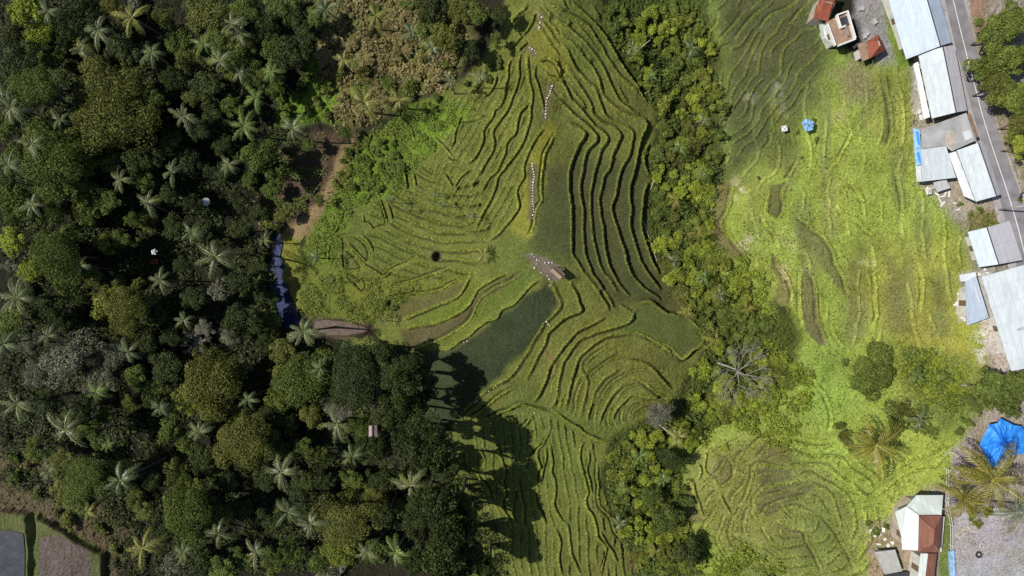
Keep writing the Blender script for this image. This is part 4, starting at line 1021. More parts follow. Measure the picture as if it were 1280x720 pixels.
# ---- undergrowth: leaf litter and low leaves nobody could count
def stuff_leaves(name, polys, dens, leaf, mats, seed, zoff=.15, tone=(.6, 1.3)):
    r = np.random.default_rng(seed); allc = []
    for poly in polys:
        js, isl, m = poly_mask(parse(poly), 2.0, .8, seed)
        xs = X[js, isl].ravel(); ys = Y[js, isl].ravel(); mm = m.ravel()
        n = int(mm.sum() * ST * ST * dens); k = r.choice(len(mm), n, p=mm / mm.sum())
        allc.append(np.stack([xs[k] + r.uniform(-.1, .1, n), ys[k] + r.uniform(-.1, .1, n)], -1))
    P = np.concatenate(allc); n = len(P)
    clump = fbm(P[:, 0], P[:, 1], 1.8, seed + 3)
    keep = clump > .42; P = P[keep]; clump = clump[keep]; n = len(P)
    z = bil(Z, P[:, 0], P[:, 1], FX[0], FY[0], ST) + zoff + r.uniform(0, 1.2, n) * np.clip((clump - .4) * 3, 0, 1)
    c = np.concatenate([P, z[:, None]], 1)
    nr = unit(r.normal(size=(n, 3)) * .5 + np.array((0, 0, 1))); t = unit(np.cross(nr, r.normal(size=(n, 3)))); b = np.cross(nr, t)
    L = leaf * r.uniform(.6, 1.5, n)
    me = quads_to_mesh(name, c, t * L[:, None] / 2, b * L[:, None] * .28, r.uniform(tone[0], tone[1], n) * (.6 + .8 * fbm(P[:, 0], P[:, 1], 4, seed + 9)))
    me.materials.clear(); me.materials.append(mats)
    o = bpy.data.objects.new(name, me); C.objects.link(o); o['kind'] = 'stuff'; return o
stuff_leaves('undergrowth', [WOOD], 24, .42, LM['dark green'], 5)
stuff_leaves('gully_undergrowth', [GULLY, GULLY2], 20, .5, LM['mid green'], 6)
stuff_leaves('dry_scrub_litter', ["400,-10 560,-10 585,55 560,110 500,125 470,148 425,160 400,90"], 22, .6, LM['dry brown'], 7)
stuff_leaves('bank_grass', ["430,190 480,160 520,130 600,120 520,205 500,240 440,260 425,300 420,330 380,335 392,290", "365,335 430,338 470,350 520,352 500,400 440,402 380,392"], 30, .3, LM['bright green'], 8, .03)

stuff_leaves('field_scrub', ["955,425 985,440 1015,470 1010,520 980,560 930,540 900,520 880,560 865,540 900,500 960,500 985,470", "1125,440 1165,435 1205,460 1212,500 1190,520 1150,500 1125,470", "885,700 930,680 975,705 985,730 880,730", "885,310 930,320 960,350 965,400 925,360 890,330"], 30, .42, LM['lime green'], 31, .2, (.55, 1.15))
stuff_leaves('knoll_side_scrub', ["1120,438 1160,440 1200,470 1205,505 1160,500 1135,470", "1105,500 1150,505 1175,540 1140,540 1100,525"], 26, .5, LM['mid green'], 32, .3, (.8, 1.6))
stuff_leaves('field_grass', ["905,270 1000,200 1060,130 1133,85 1146,150 1150,230 1205,290 1230,400 1230,470 1205,520 1190,590 1130,622 1090,680 1095,730 895,730 865,680 860,560 940,520 1010,470 1000,400 915,300"], 4, .28, LM['bright green'], 33, .02, (.85, 1.3))
stuff_leaves('riverside_scrub', ["322,245 350,190 380,168 405,172 405,215 385,255 350,285 330,280", "318,300 335,295 338,400 350,420 320,430"], 26, .42, LM['mid green'], 34, .2)
# tufts standing on the bunds
def bund_tufts(n, seed):
    r = np.random.default_rng(seed); w = (BUND > .45).ravel() & (np.abs(X.ravel()) < 100); idx_ = np.flatnonzero(w); k = r.choice(idx_, n)
    xs = X.ravel()[k] + r.uniform(-.08, .08, n); ys = Y.ravel()[k] + r.uniform(-.08, .08, n); z = bil(Z, xs, ys, FX[0], FY[0], ST) + .06
    d = unit(r.normal(size=(n, 3)) * np.array((1, 1, .5)) + np.array((0, 0, .5))); b_ = unit(np.cross(d, r.normal(size=(n, 3)))); L = r.uniform(.12, .3, n)
    me = quads_to_mesh('bund_grass', np.stack([xs, ys, z], -1), d * L[:, None] * .6, b_ * L[:, None] * .25, r.uniform(.6, 1.15, n) * (.7 + .6 * fbm(xs, ys, 5, 3)))
    me.materials.clear(); me.materials.append(LM['yellow green']); o = bpy.data.objects.new('bund_grass', me); C.objects.link(o); o['kind'] = 'stuff'
bund_tufts(90000, 5)

# ================================================================ BUILT THINGS
def corr(name, col, wave_rot=0.0, rough=.45, dirt=.8, wscale=4.0, metal=.0, spec=.5):
    m, nt, b = mat_new(name)
    tc = N(nt, 'ShaderNodeTexCoord')
    mp = N(nt, 'ShaderNodeMapping'); mp.inputs['Rotation'].default_value = (0, 0, wave_rot)
    nt.links.new(tc.outputs['Object'], mp.inputs['Vector'])
    wv = N(nt, 'ShaderNodeTexWave'); wv.inputs['Scale'].default_value = wscale
    nt.links.new(mp.outputs[0], wv.inputs['Vector'])
    n = N(nt, 'ShaderNodeTexNoise'); n.inputs['Scale'].default_value = .7; n.inputs['Detail'].default_value = 5; n.inputs['Roughness'].default_value = .65
    mp2 = N(nt, 'ShaderNodeMapping'); mp2.inputs['Rotation'].default_value = (0, 0, wave_rot); mp2.inputs['Scale'].default_value = (2.2, .5, 1)
    nt.links.new(tc.outputs['Object'], mp2.inputs['Vector']); nt.links.new(mp2.outputs[0], n.inputs['Vector'])
    r = N(nt, 'ShaderNodeValToRGB'); r.color_ramp.elements[0].position = .35; r.color_ramp.elements[1].position = .6
    r.color_ramp.elements[0].color = (*[c * dirt for c in col], 1); r.color_ramp.elements[1].color = (*col, 1)
    nt.links.new(n.outputs['Fac'], r.inputs['Fac']); nt.links.new(r.outputs['Color'], b.inputs['Base Color'])
    bk = N(nt, 'ShaderNodeTexBrick'); bk.inputs['Scale'].default_value = 1; bk.inputs['Brick Width'].default_value = .95; bk.inputs['Row Height'].default_value = 3.1; bk.inputs['Mortar Size'].default_value = .035; bk.offset = 0
    bk.inputs['Color1'].default_value = (1, 1, 1, 1); bk.inputs['Color2'].default_value = (.93, .935, .94, 1); bk.inputs['Mortar'].default_value = (.8, .79, .78, 1)
    nt.links.new(mp.outputs[0], bk.inputs['Vector'])
    n3 = N(nt, 'ShaderNodeTexNoise'); n3.inputs['Scale'].default_value = .45; n3.inputs['Detail'].default_value = 7; n3.inputs['Roughness'].default_value = .75; nt.links.new(mp2.outputs[0], n3.inputs['Vector'])
    rr_ = N(nt, 'ShaderNodeMapRange'); rr_.inputs[1].default_value = .53; rr_.inputs[2].default_value = .72; rr_.inputs[4].default_value = .7; nt.links.new(n3.outputs['Fac'], rr_.inputs[0])
    ml = N(nt, 'ShaderNodeMix', data_type='RGBA', blend_type='MULTIPLY'); ml.inputs[0].default_value = 1; nt.links.new(r.outputs['Color'], ml.inputs[6]); nt.links.new(bk.outputs['Color'], ml.inputs[7])
    ru = N(nt, 'ShaderNodeMix', data_type='RGBA'); nt.links.new(rr_.outputs[0], ru.inputs[0]); nt.links.new(ml.outputs[2], ru.inputs[6]); ru.inputs[7].default_value = (col[0] * .62, col[1] * .52, col[2] * .45, 1)
    nt.links.new(ru.outputs[2], b.inputs['Base Color'])
    bp = N(nt, 'ShaderNodeBump'); bp.inputs['Strength'].default_value = .18; bp.inputs['Distance'].default_value = .04
    nt.links.new(wv.outputs['Fac'], bp.inputs['Height']); nt.links.new(bp.outputs['Normal'], b.inputs['Normal'])
    b.inputs['Roughness'].default_value = rough; b.inputs['Specular IOR Level'].default_value = spec; b.inputs['Metallic'].default_value = metal
    return m
RA = math.radians(-18)
B = {
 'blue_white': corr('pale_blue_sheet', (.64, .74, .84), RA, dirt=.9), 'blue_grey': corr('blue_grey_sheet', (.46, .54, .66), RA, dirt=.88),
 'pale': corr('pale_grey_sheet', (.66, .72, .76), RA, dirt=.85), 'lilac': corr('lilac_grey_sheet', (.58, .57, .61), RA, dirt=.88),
 'white': corr('white_sheet', (.72, .76, .80), RA, dirt=.85), 'mint': corr('mint_white_sheet', (.66, .72, .70), 0, dirt=.9),
 'patch': simple('patched_concrete', (.42, .42, .42), .8, .2, .3, .5, .2, 6), 'concrete': simple('concrete', (.45, .44, .42), .85, .2, .2, 1.2, .2, 8),
 'tile': corr('red_brown_tile', (.27, .12, .085), PI / 2, .7, .7, 9, spec=.2), 'redtile': corr('red_tile', (.34, .10, .06), RA, .7, .7, 9, spec=.2),
 'tan': simple('tan_roof', (.36, .24, .17), .8, .2, .3, 1.5), 'wallw': simple('white_wall', (.62, .60, .56), .85, .2, .2, 1.0), 'wallc': simple('cream_wall', (.50, .42, .34), .85, .2, .25, 1.0),
 'wallb': simple('brick_wall', (.30, .18, .13), .9, .1, .3, 2.0, .3, 10), 'glass': simple('window_glass', (.03, .04, .05), .1, .7, .1), 'frame': simple('painted_frame', (.35, .30, .25), .6),
 'wood': simple('brown_wood', (.20, .13, .08), .8, .2, .4, 5), 'paint': simple('white_paint', (.78, .78, .76), .6, .3, .1), 'dark': simple('dark_metal', (.05, .05, .055), .5, .4),
 'blue': simple('blue_tarpaulin', (.035, .28, .85), .45, .4, .15, 1.2, .5, 2.5), 'cyan': simple('faded_blue_sheet', (.30, .52, .78), .5, .4, .4, 1.6), 'thatch': simple('straw_thatch', (.42, .30, .24), .95, .1, .4, 8, .6, 30),
 'bamboo': simple('bleached_bamboo', (.60, .58, .48), .7, .3, .2, 2), 'asphalt': simple('asphalt', (.27, .255, .275), .85, .25, .34, .5, .3, 30), 'shoulder': simple('concrete_shoulder', (.40, .375, .385), .9, .2, .25, .6, .2, 12),
 'kerb': simple('kerb_stone', (.42, .40, .38), .85), 'stone': simple('white_stone', (.66, .64, .58), .8, .2, .15, 3), 'pink': simple('pinkish_tin', (.40, .29, .29), .6), 'rubber': simple('rubber', (.03, .03, .03), .8),
 'red': simple('faded_red_cloth', (.25, .05, .04), .8), 'debris': simple('bleached_timber', (.50, .44, .38), .85, .2, .35, 3), 'yellow': simple('ochre_paint', (.5, .35, .1), .6),
}
def W3(p, zg): return (*pw(p[0], p[1], zg + p[2]), zg + p[2])
def slab(g, P, t=.09, mi=0):
    n = len(P); co = list(P) + [(x, y, z - t) for x, y, z in P]
    a = sum(P[i][0] * P[(i + 1) % n][1] - P[(i + 1) % n][0] * P[i][1] for i in range(n))
    top = tuple(range(n)); bot = tuple(range(2 * n - 1, n - 1, -1))
    fa = [top, bot] + [(i, i + n, (i + 1) % n + n, (i + 1) % n) for i in range(n)]
    if a < 0: fa = [f[::-1] for f in fa]
    g.add(co, fa, mi)
def rel(o, root):
    """meshes were built in world space: hang them on the root without moving them"""
    o.parent = root; o.matrix_parent_inverse = Matrix.Identity(4)
    mv = root.matrix_basis.inverted()
    o.data.transform(mv)
def zat(px, py):
    return hit(px, py)[2]
def part(g, name, mat, root, parent=None):
    o = g.obj(name, mat); rel(o, root)
    if parent is not None: o.parent = parent
    return o
def openings(walls, zg, root, he, door_side=0, nwin=2, seed=0):
    """walls: list of (A, B) world 2-D segments, outside on the right of A->B"""
    for k, (A, Bq) in enumerate(walls):
        dx, dy = Bq[0] - A[0], Bq[1] - A[1]; L = math.hypot(dx, dy)
        if L < 2.2: continue
        ux, uy = dx / L, dy / L; nx_, ny_ = uy, -ux; rz = math.atan2(uy, ux)
        m = max(1, min(4, int(L / 2.6)))
        for i in range(m):
            s = L * (i + .5) / m; cx, cy = A[0] + ux * s, A[1] + uy * s
            if k == door_side and i == m // 2:
                g = Geo(); g.box((cx + nx_ * .03, cy + ny_ * .03, zg + 1.0), (.95, .10, 2.0), rz); d = part(g, 'door', B['wood'], root)
                g = Geo(); g.box((cx + nx_ * .10 + ux * .35, cy + ny_ * .10 + uy * .35, zg + 1.0), (.05, .05, .16), rz); part(g, 'handle', B['dark'], root, d)
            else:
                h = min(1.0, he * .4); zc = zg + min(he - .7, 1.5); g = Geo()
                for ox, oz, w_, h_ in ((0, h / 2, 1.1, .09), (0, -h / 2, 1.1, .09), (-.51, 0, .09, h - .09), (.51, 0, .09, h - .09)):
                    g.box((cx + nx_ * .03 + ux * ox, cy + ny_ * .03 + uy * ox, zc + oz), (w_, .12, h_), rz)
                f = part(g, 'window', B['frame'], root)
                g = Geo(); g.box((cx + nx_ * .015, cy + ny_ * .015, zc), (.92, .06, h - .1), rz); part(g, 'pane', B['glass'], root, f)
def building(name, foot, he, label, cat='house', panels=None, ridge=None, roofm=('pale', 'pale'), wallm='wallw', inset=.6, over=.0, zg=None, door_side=0, group=None, ops=True, flat=None, hip=None):
    """foot: a,b,c,d in photo px at eave height; a-b = one eave, d-c = the other; ridge=(t, h)"""
    n = len(foot); cx = sum(p[0] for p in foot) / n; cy = sum(p[1] for p in foot) / n
    if zg is None: zg = max(zat(min(max(cx, -60), 1330), cy), -8)
    hs = he if isinstance(he, (list, tuple)) else [he] * n
    P = [W3((foot[i][0], foot[i][1], hs[i]), zg) for i in range(n)]
    C2 = (sum(p[0] for p in P) / n, sum(p[1] for p in P) / n)
    root = empty(name, (C2[0], C2[1], zg)); bpy.context.view_layer.update()
    # walls
    Q = []
    for p in P:
        d = math.hypot(p[0] - C2[0], p[1] - C2[1]); f = max(.1, (d - inset * 1.4) / d); Q.append((C2[0] + (p[0] - C2[0]) * f, C2[1] + (p[1] - C2[1]) * f, p[2] - .12))
    area = sum(Q[i][0] * Q[(i + 1) % n][1] - Q[(i + 1) % n][0] * Q[i][1] for i in range(n))
    g = Geo(); co = [(x, y, zg - 1.6) for x, y, _ in Q] + Q
    fa = [(i, (i + 1) % n, (i + 1) % n + n, i + n) for i in range(n)] + [tuple(range(n, 2 * n))]
    if area < 0: fa = [f[::-1] for f in fa]
    g.add(co, fa)
    if ridge:
        t, hr = ridge
        R1 = [P[0][k] * (1 - t) + P[3][k] * t for k in range(3)]; R2 = [P[1][k] * (1 - t) + P[2][k] * t for k in range(3)]
        R1[2] = R2[2] = zg + hr
        Q1 = [Q[0][k] * (1 - t) + Q[3][k] * t for k in range(3)]; Q2 = [Q[1][k] * (1 - t) + Q[2][k] * t for k in range(3)]
        Q1[2] = Q2[2] = zg + hr - .2
        g.add([Q[0], Q[3], Q1], [(0, 1, 2)]); g.add([Q[1], Q[2], Q2], [(2, 1, 0)])
    part(g, 'wall', B[wallm], root)
    if ops:
        seg = [(Q[i][:2], Q[(i + 1) % n][:2]) for i in range(n)]
        if area < 0: seg = [(b_, a_) for a_, b_ in seg]
        openings(seg, zg, root, min(hs), door_side)
    if ridge:
        if hip:
            m1 = [R1[k] + (R2[k] - R1[k]) * hip for k in range(3)]; m2 = [R2[k] + (R1[k] - R2[k]) * hip for k in range(3)]
            R1, R2 = m1, m2
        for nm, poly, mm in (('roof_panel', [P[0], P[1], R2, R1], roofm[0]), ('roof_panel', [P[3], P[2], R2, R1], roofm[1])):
            g = Geo(); slab(g, [tuple(q) for q in poly]); part(g, nm, B[mm], root)
        if hip:
            for poly in ([P[0], R1, P[3]], [P[1], R2, P[2]]):
                g = Geo(); slab(g, [tuple(q) for q in poly]); part(g, 'roof_panel', B[roofm[0]], root)
        g = Geo(); g.tube([tuple(np.array(R1) + (0, 0, .05)), tuple(np.array(R2) + (0, 0, .05))], .09, 6); part(g, 'ridge_cap', B['dark' if cat != 'house' else 'concrete'], root)
    elif panels is None:
        g = Geo(); slab(g, P, .12); part(g, 'roof', B[roofm[0]], root)
    for pl in (panels or []):
        g = Geo(); slab(g, [W3(q, zg) for q in pl[0]], .1); part(g, pl[2] if len(pl) > 2 else 'roof_panel', B[pl[1]], root)
    root['label'] = label; root['category'] = cat
    if group: root['group'] = group
    return root, zg
GR = 'sheds and shops along the road'
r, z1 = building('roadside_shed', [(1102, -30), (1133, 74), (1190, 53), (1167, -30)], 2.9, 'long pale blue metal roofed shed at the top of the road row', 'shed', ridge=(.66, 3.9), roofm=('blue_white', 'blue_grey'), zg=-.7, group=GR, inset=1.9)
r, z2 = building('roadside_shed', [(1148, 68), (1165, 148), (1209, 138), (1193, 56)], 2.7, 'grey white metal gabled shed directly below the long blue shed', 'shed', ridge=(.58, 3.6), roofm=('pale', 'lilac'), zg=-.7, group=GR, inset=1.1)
g = Geo(); slab(g, [W3(q, -.7) for q in ((1142, 80, 2.3), (1147.5, 77, 2.9), (1162.5, 146, 2.9), (1155, 149, 2.3))]); part(g, 'lean_to_roof', B['white'], r)
r, z3 = building('shop_building', [(1152, 161), (1152, 186), (1181, 182), (1190, 189), (1219, 176), (1208, 141)], 2.8, 'shop with patched grey concrete roof between two metal roofed sheds', 'shop', roofm=('patch', 'patch'), wallm='wallc', zg=-.7, group=GR, inset=1.1)
g = Geo(); slab(g, [W3(q, -.7) for q in ((1209, 143, 2.6), (1220, 172, 2.6), (1224, 171, 2.3), (1213, 141, 2.3))]); part(g, 'awning', B['tan'], r)
g = Geo()
for (a, b) in ((1212, 147), (1217, 160), (1221, 172)): g.tube([W3((a, b, -.1), -.7), W3((a, b, 2.4), -.7)], .05)
part(g, 'awning_posts', B['dark'], r)
g = Geo(); slab(g, [W3(q, -.7) for q in ((1203, 165, 2.9), (1213, 162, 2.9), (1216, 172, 2.9), (1207, 176, 2.9))], .05); part(g, 'pale_patch', B['white'], r)
g = Geo(); slab(g, [W3(q, -.7) for q in ((1185, 163, 2.88), (1198, 168, 2.88), (1190, 185, 2.88), (1180, 178, 2.88))], .04); part(g, 'stained_patch', B['debris'], r)
r, z4 = building('square_house', [(1151, 184), (1152, 227), (1195, 222), (1182, 181)], 2.7, 'square house with flat pale metal roof and blue sheeting on its left', 'house', roofm=('pale', 'pale'), wallm='wallc', zg=-.9, group=GR, inset=2.0)
for j, (pp, mm) in enumerate((([(1141, 160, 2.0), (1149.5, 162, 2.9), (1151, 184, 2.9), (1143, 186, 2.0)], 'cyan'), ([(1143, 186.5, 2.0), (1150.5, 185, 2.9), (1152, 206, 2.9), (1144.5, 207, 2.0)], 'cyan'), ([(1144.5, 207.5, 2.0), (1151.5, 207, 2.9), (1152, 227, 2.9), (1146, 227, 2.0)], 'white'))):
    g = Geo(); slab(g, [W3(q, -.9) for q in pp], .05); part(g, 'side_awning', B[mm], r)
for a, b, c, d in ((1145, 164, 1147.3, 181), (1146, 190, 1148.5, 203)):
    g = Geo(); slab(g, [W3(q, -.9) for q in ((a, b, 2.55), (a + 3, b + .5, 2.85), (c + 3, d, 2.88), (c, d, 2.58))], .03); part(g, 'blue_sheet', B['blue'], r)
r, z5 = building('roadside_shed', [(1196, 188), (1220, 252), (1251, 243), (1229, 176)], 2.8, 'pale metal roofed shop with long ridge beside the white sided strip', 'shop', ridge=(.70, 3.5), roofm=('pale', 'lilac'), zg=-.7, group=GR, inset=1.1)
g = Geo(); slab(g, [W3(q, -.7) for q in ((1186, 192, 2.7), (1195, 189, 3.1), (1218.5, 251, 3.1), (1205, 245, 2.7))]); part(g, 'lean_to_roof', B['white'], r)
building('small_shed', [(1167, 228), (1172, 240), (1188, 235), (1183, 224)], 2.2, 'small tin shed tucked below the square pale roofed house', 'shed', roofm=('lilac', 'lilac'), ops=True, zg=-1.4)
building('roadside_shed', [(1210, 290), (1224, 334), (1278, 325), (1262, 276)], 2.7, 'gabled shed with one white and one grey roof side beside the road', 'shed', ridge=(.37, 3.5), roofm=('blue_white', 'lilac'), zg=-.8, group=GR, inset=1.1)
r, z8 = building('roadside_hall', [(1227, 346), (1264, 464), (1345, 446), (1306, 322)], 3.4, 'very large pale grey roofed hall at the right edge of the photo', 'building', ridge=(.66, 4.4), roofm=('pale', 'pale'), zg=-.9, group=GR, inset=2.0)
for pp in (((1272, 349, 3.95), (1284, 346, 4.05), (1285.5, 350, 4.07), (1273.5, 353, 3.97)), ((1274, 356, 3.95), (1286, 353, 4.05), (1287.5, 357, 4.07), (1275.5, 360, 3.97))):
    g = Geo(); slab(g, [W3((q[0], q[1], q[2] + .06), -.9) for q in pp], .04); part(g, 'skylight', B['paint'], r)
g = Geo(); slab(g, [W3(q, -.9) for q in ((1271, 411, 3.85), (1281, 408, 3.98), (1282, 411, 4.0), (1272.5, 414, 3.87))], .05); part(g, 'roof_patch', B['concrete'], r)
r, z9 = building('back_kitchen', [(1207, 352), (1209, 407), (1236, 397), (1220, 345)], [2.7, 2.7, 3.1, 3.1], 'lean-to kitchen with pale lilac roof left of the very large hall', 'house', roofm=('blue_grey', 'blue_grey'), zg=-1.2, inset=1.3)
g = Geo(); slab(g, [W3(q, -1.2) for q in ((1199, 344, 2.3), (1219, 340, 2.6), (1221, 345, 2.6), (1206, 352, 2.3), (1201, 352, 2.3))], .06); part(g, 'tattered_sheet', B['white'], r)
# bottom house
r, z10 = building('tiled_house', [(1128, 640), (1128, 687), (1172, 688), (1176, 622), (1146, 622)], 2.6, 'house with white metal slopes around a red brown tiled roof', 'house', roofm=('mint', 'mint'), wallm='wallc', zg=-2.6,
    panels=[([(1119, 640, 2.6), (1133, 633, 3.0), (1148.5, 644, 4.0), (1147.5, 688, 3.9), (1128, 687, 2.7), (1127, 672, 2.6)], 'mint', 'white_roof_slope'),
            ([(1133.3, 632.5, 3.0), (1146, 619, 2.6), (1179, 619, 2.6), (1177, 643.5, 4.0), (1149, 643.5, 4.0)], 'mint', 'white_roof_slope'),
            ([(1148.5, 645, 3.9), (1168, 662, 4.9), (1167, 680, 4.9), (1147.5, 690, 3.9)], 'tile', 'tiled_slope'), ([(1149, 644.5, 3.9), (1177, 644.5, 3.9), (1168.2, 661.5, 4.9)], 'tile', 'tiled_slope'),
            ([(1177.3, 645, 3.9), (1174.5, 690, 3.9), (1167.3, 680, 4.9), (1168.3, 662, 4.9)], 'tile', 'tiled_slope'), ([(1148, 690.5, 3.9), (1167.1, 680.5, 4.9), (1174.3, 690.5, 3.9)], 'tile', 'tiled_slope')])
g = Geo(); g.box((0, 0, 0), (.01, .01, .01))
for (a, b, c, d) in ((1179, 622, 1175, 668),):
    g = Geo(); slab(g, [W3(q, -2.6) for q in ((1178, 646, 1.6), (1181, 646, 1.6), (1177, 690, 1.6), (1174.6, 690, 1.6))], 1.6); part(g, 'side_wall', B['wallw'], r)
building('tiled_annex', [(1151, 692), (1146, 735), (1166, 735), (1171, 692)], 2.6, 'narrow annex with white strip and brown tiles joined below the house', 'house', wallm='wallw', zg=-2.9,
    panels=[([(1151, 692, 2.9), (1160, 692, 3.1), (1155, 735, 3.1), (1146, 735, 2.9)], 'mint'), ([(1160.5, 692, 3.1), (1171, 692, 2.8), (1166, 735, 2.8), (1155.5, 735, 3.1)], 'tile')])
building('patio_shelter', [(1094, 690), (1106, 718), (1128, 714), (1119, 687)], 2.0, 'low patio shelter with cracked pale concrete slab roof', 'shelter', roofm=('concrete', 'concrete'), wallm='concrete', zg=-4.6, ops=False)
g = Geo(); slab(g, [W3(q, -4.0) for q in ((1108, 717, .9), (1148, 714, .9), (1148, 735, .9), (1106, 735, .9))], .9); o = g.obj('dark_canopy', B['dark']); o['label'] = 'dark low canopy along the bottom edge beside the annex'; o['category'] = 'canopy'
# red roofs at the top
building('red_roofed_house', [(1017, 22), (1035, 27), (1050, -8), (1028, -12)], 2.8, 'small house with red hipped roof at the top edge', 'house', ridge=(.5, 4.0), roofm=('redtile', 'redtile'), wallm='wallc', hip=.3, zg=-2.2)
r, zt = building('terrace_house', [(1032, 28), (1044, 58), (1069, 49), (1059, 14)], 2.9, 'flat roofed house with white parapet walls below the small red roof', 'house', roofm=('tan', 'tan'), wallm='wallw', zg=-2.2)
for i, (a, b, c, d) in enumerate(((1046, 19, 1060, 14), (1046, 19, 1051, 35), (1051, 35, 1057, 32), (1061, 45, 1056, 31), (1048, 57, 1069, 49), (1034, 30, 1044, 57), (1059, 14, 1069, 48))):
    A = W3((a, b, 3.3), zt); Bq = W3((c, d, 3.3), zt); L = math.hypot(A[0] - Bq[0], A[1] - Bq[1])
    g = Geo(); g.box(((A[0] + Bq[0]) / 2, (A[1] + Bq[1]) / 2, zt + 3.2), (L, .22, .62 + i * .006), math.atan2(Bq[1] - A[1], Bq[0] - A[0])); part(g, 'parapet', B['paint'] if i != 3 else B['frame'], r)
g = Geo(); slab(g, [W3(q, zt) for q in ((1048, 23, 3.05), (1060, 19, 3.05), (1063, 31, 3.05), (1052, 33, 3.05))], .1); part(g, 'sunken_deck', B['dark'], r)
g = Geo(); slab(g, [W3(q, zt) for q in ((1026, 27, .9), (1033, 30, .9), (1042, 57, .9), (1031, 47, .9))], .9); part(g, 'side_terrace', B['mint'], r)
building('red_roofed_house', [(1083, 52), (1088, 73), (1107, 62), (1098, 43)], 2.9, 'house with red hipped roof and tan porch beside the grassy strip', 'house', ridge=(.5, 4.1), roofm=('redtile', 'redtile'), wallm='wallc', hip=.35, zg=-1.9)
building('tan_porch', [(1072, 55), (1078, 77), (1087, 73), (1081, 52)], 2.3, 'tan flat porch joined to the left of the red hipped roof', 'porch', roofm=('tan', 'tan'), wallm='wallw', zg=-2.0)

# ---- open shelters
def posts(g, pts, zg, h, r_=.05):
    for a, b in pts: g.tube([W3((a, b, -.3), zg), W3((a, b, h), zg)], r_, 6)
def drape(name, outline, h, mat, label, cat, sag=.4, seed=1, posth=True, zg=None):
    r = random.Random(seed); n0 = len(outline); P = []
    for i in range(n0):
        a, b = outline[i], outline[(i + 1) % n0]
        for k in range(4): P.append((a[0] + (b[0] - a[0]) * k / 4, a[1] + (b[1] - a[1]) * k / 4, h + (-.15 if k else 0)))
    cx = sum(p[0] for p in outline) / n0; cy = sum(p[1] for p in outline) / n0
    if zg is None: zg = zat(cx, cy)
    root = empty(name, (*pw(cx, cy, zg), zg)); bpy.context.view_layer.update()
    n = len(P); g = Geo(); co = []; rings = 6
    for j in range(rings):
        f = 1 - j / rings
        for i, p in enumerate(P):
            hh = p[2] + sag * (1 - f) * (1 + .5 * math.sin(i * 1.3 + j)) + r.uniform(-.09, .09)
            co.append(W3((cx + (p[0] - cx) * f, cy + (p[1] - cy) * f, hh), zg))
    co.append(W3((cx, cy, h + sag), zg)); fa = []
    for j in range(rings - 1):
        for i in range(n): fa.append((j * n + i, j * n + (i + 1) % n, (j + 1) * n + (i + 1) % n, (j + 1) * n + i))
    for i in range(n): fa.append(((rings - 1) * n + i, (rings - 1) * n + (i + 1) % n, rings * n))
    g.add(co, fa); o = part(g, 'canopy', B[mat], root)
    md = o.modifiers.new('thick', 'SOLIDIFY'); md.thickness = .03
    for p in outline[::max(1, n0 // 4)]:
        g = Geo(); q = (cx + (p[0] - cx) * .9, cy + (p[1] - cy) * .9); posts(g, [q], zg, h); part(g, 'post', B['bamboo'], root)
    root['label'] = label; root['category'] = cat
    return root
drape('blue_tarpaulin', [(1224, 557), (1236, 531), (1246, 529), (1251, 523), (1266, 531), (1277, 533), (1286, 548), (1284, 566), (1262, 570), (1253, 583), (1238, 582), (1231, 568)], 2.6, 'blue', 'large bright blue tarpaulin stretched over the yard beside the palms', 'tarpaulin', .7, 2)
drape('field_shelter', [(1002, 153), (1008, 148), (1018, 153), (1016, 162), (1007, 165)], 1.9, 'cyan', 'pale blue tarpaulin shelter in the upper part of the east field', 'shelter', .3, 3)
drape('tarpaulin_sheet', [(976, 158), (983, 156.5), (985, 163), (978, 165)], 1.5, 'paint', 'tiny pale square canopy left of the pale blue shelter', 'shelter', .1, 4)
drape('tattered_tarpaulin', [(189, 313), (194, 311), (197, 314), (195, 318), (190, 318)], 4.0, 'white', 'crumpled white sheet roof in a dark gap of the wood', 'shelter', .3, 5)
drape('red_cloth', [(188, 325), (197, 324), (197, 329), (190, 330)], 2.6, 'red', 'faded red cloth spread just below the crumpled white sheet roof', 'cloth', .1, 6)
drape('water_sack', [(1156, 236), (1160, 233), (1165, 236), (1165, 242), (1159, 244)], .9, 'paint', 'white crumpled sheet on the grass beside the small tin shed', 'sheet', .3, 7)
# thatched hut on the path
x, y, zg = hit(696, 341)
hut = empty('thatched_hut', (x, y, zg)); bpy.context.view_layer.update()
H = [(687.5, 338.5), (699.5, 349.5), (707, 343), (695, 332)]
R1 = (691.3, 335.3); R2 = (703.3, 346.3)
for pp in (((*H[0], 2.1), (*H[1], 2.1), (R2[0], R2[1], 2.9), (R1[0], R1[1], 2.9)), ((*H[3], 2.1), (*H[2], 2.1), (R2[0], R2[1], 2.9), (R1[0], R1[1], 2.9))):
    g = Geo(); slab(g, [W3(q, zg) for q in pp], .14); part(g, 'thatch_slope', B['thatch'], hut)
g = Geo(); g.tube([W3((R1[0], R1[1], 2.97), zg), W3((R2[0], R2[1], 2.97), zg)], .09); part(g, 'ridge_pole', B['wood'], hut)
for q in H:
    g = Geo(); c = (697.3, 341); posts(g, [(c[0] + (q[0] - c[0]) * .8, c[1] + (q[1] - c[1]) * .8)], zg, 2.2, .06); part(g, 'post', B['wood'], hut)
g = Geo(); slab(g, [W3((697.3 + (q[0] - 697.3) * .8, 341 + (q[1] - 341) * .8, .5), zg) for q in H], .1); part(g, 'platform', B['wood'], hut)
hut['label'] = 'small thatched hut standing at the bend of the ridge path'; hut['category'] = 'hut'
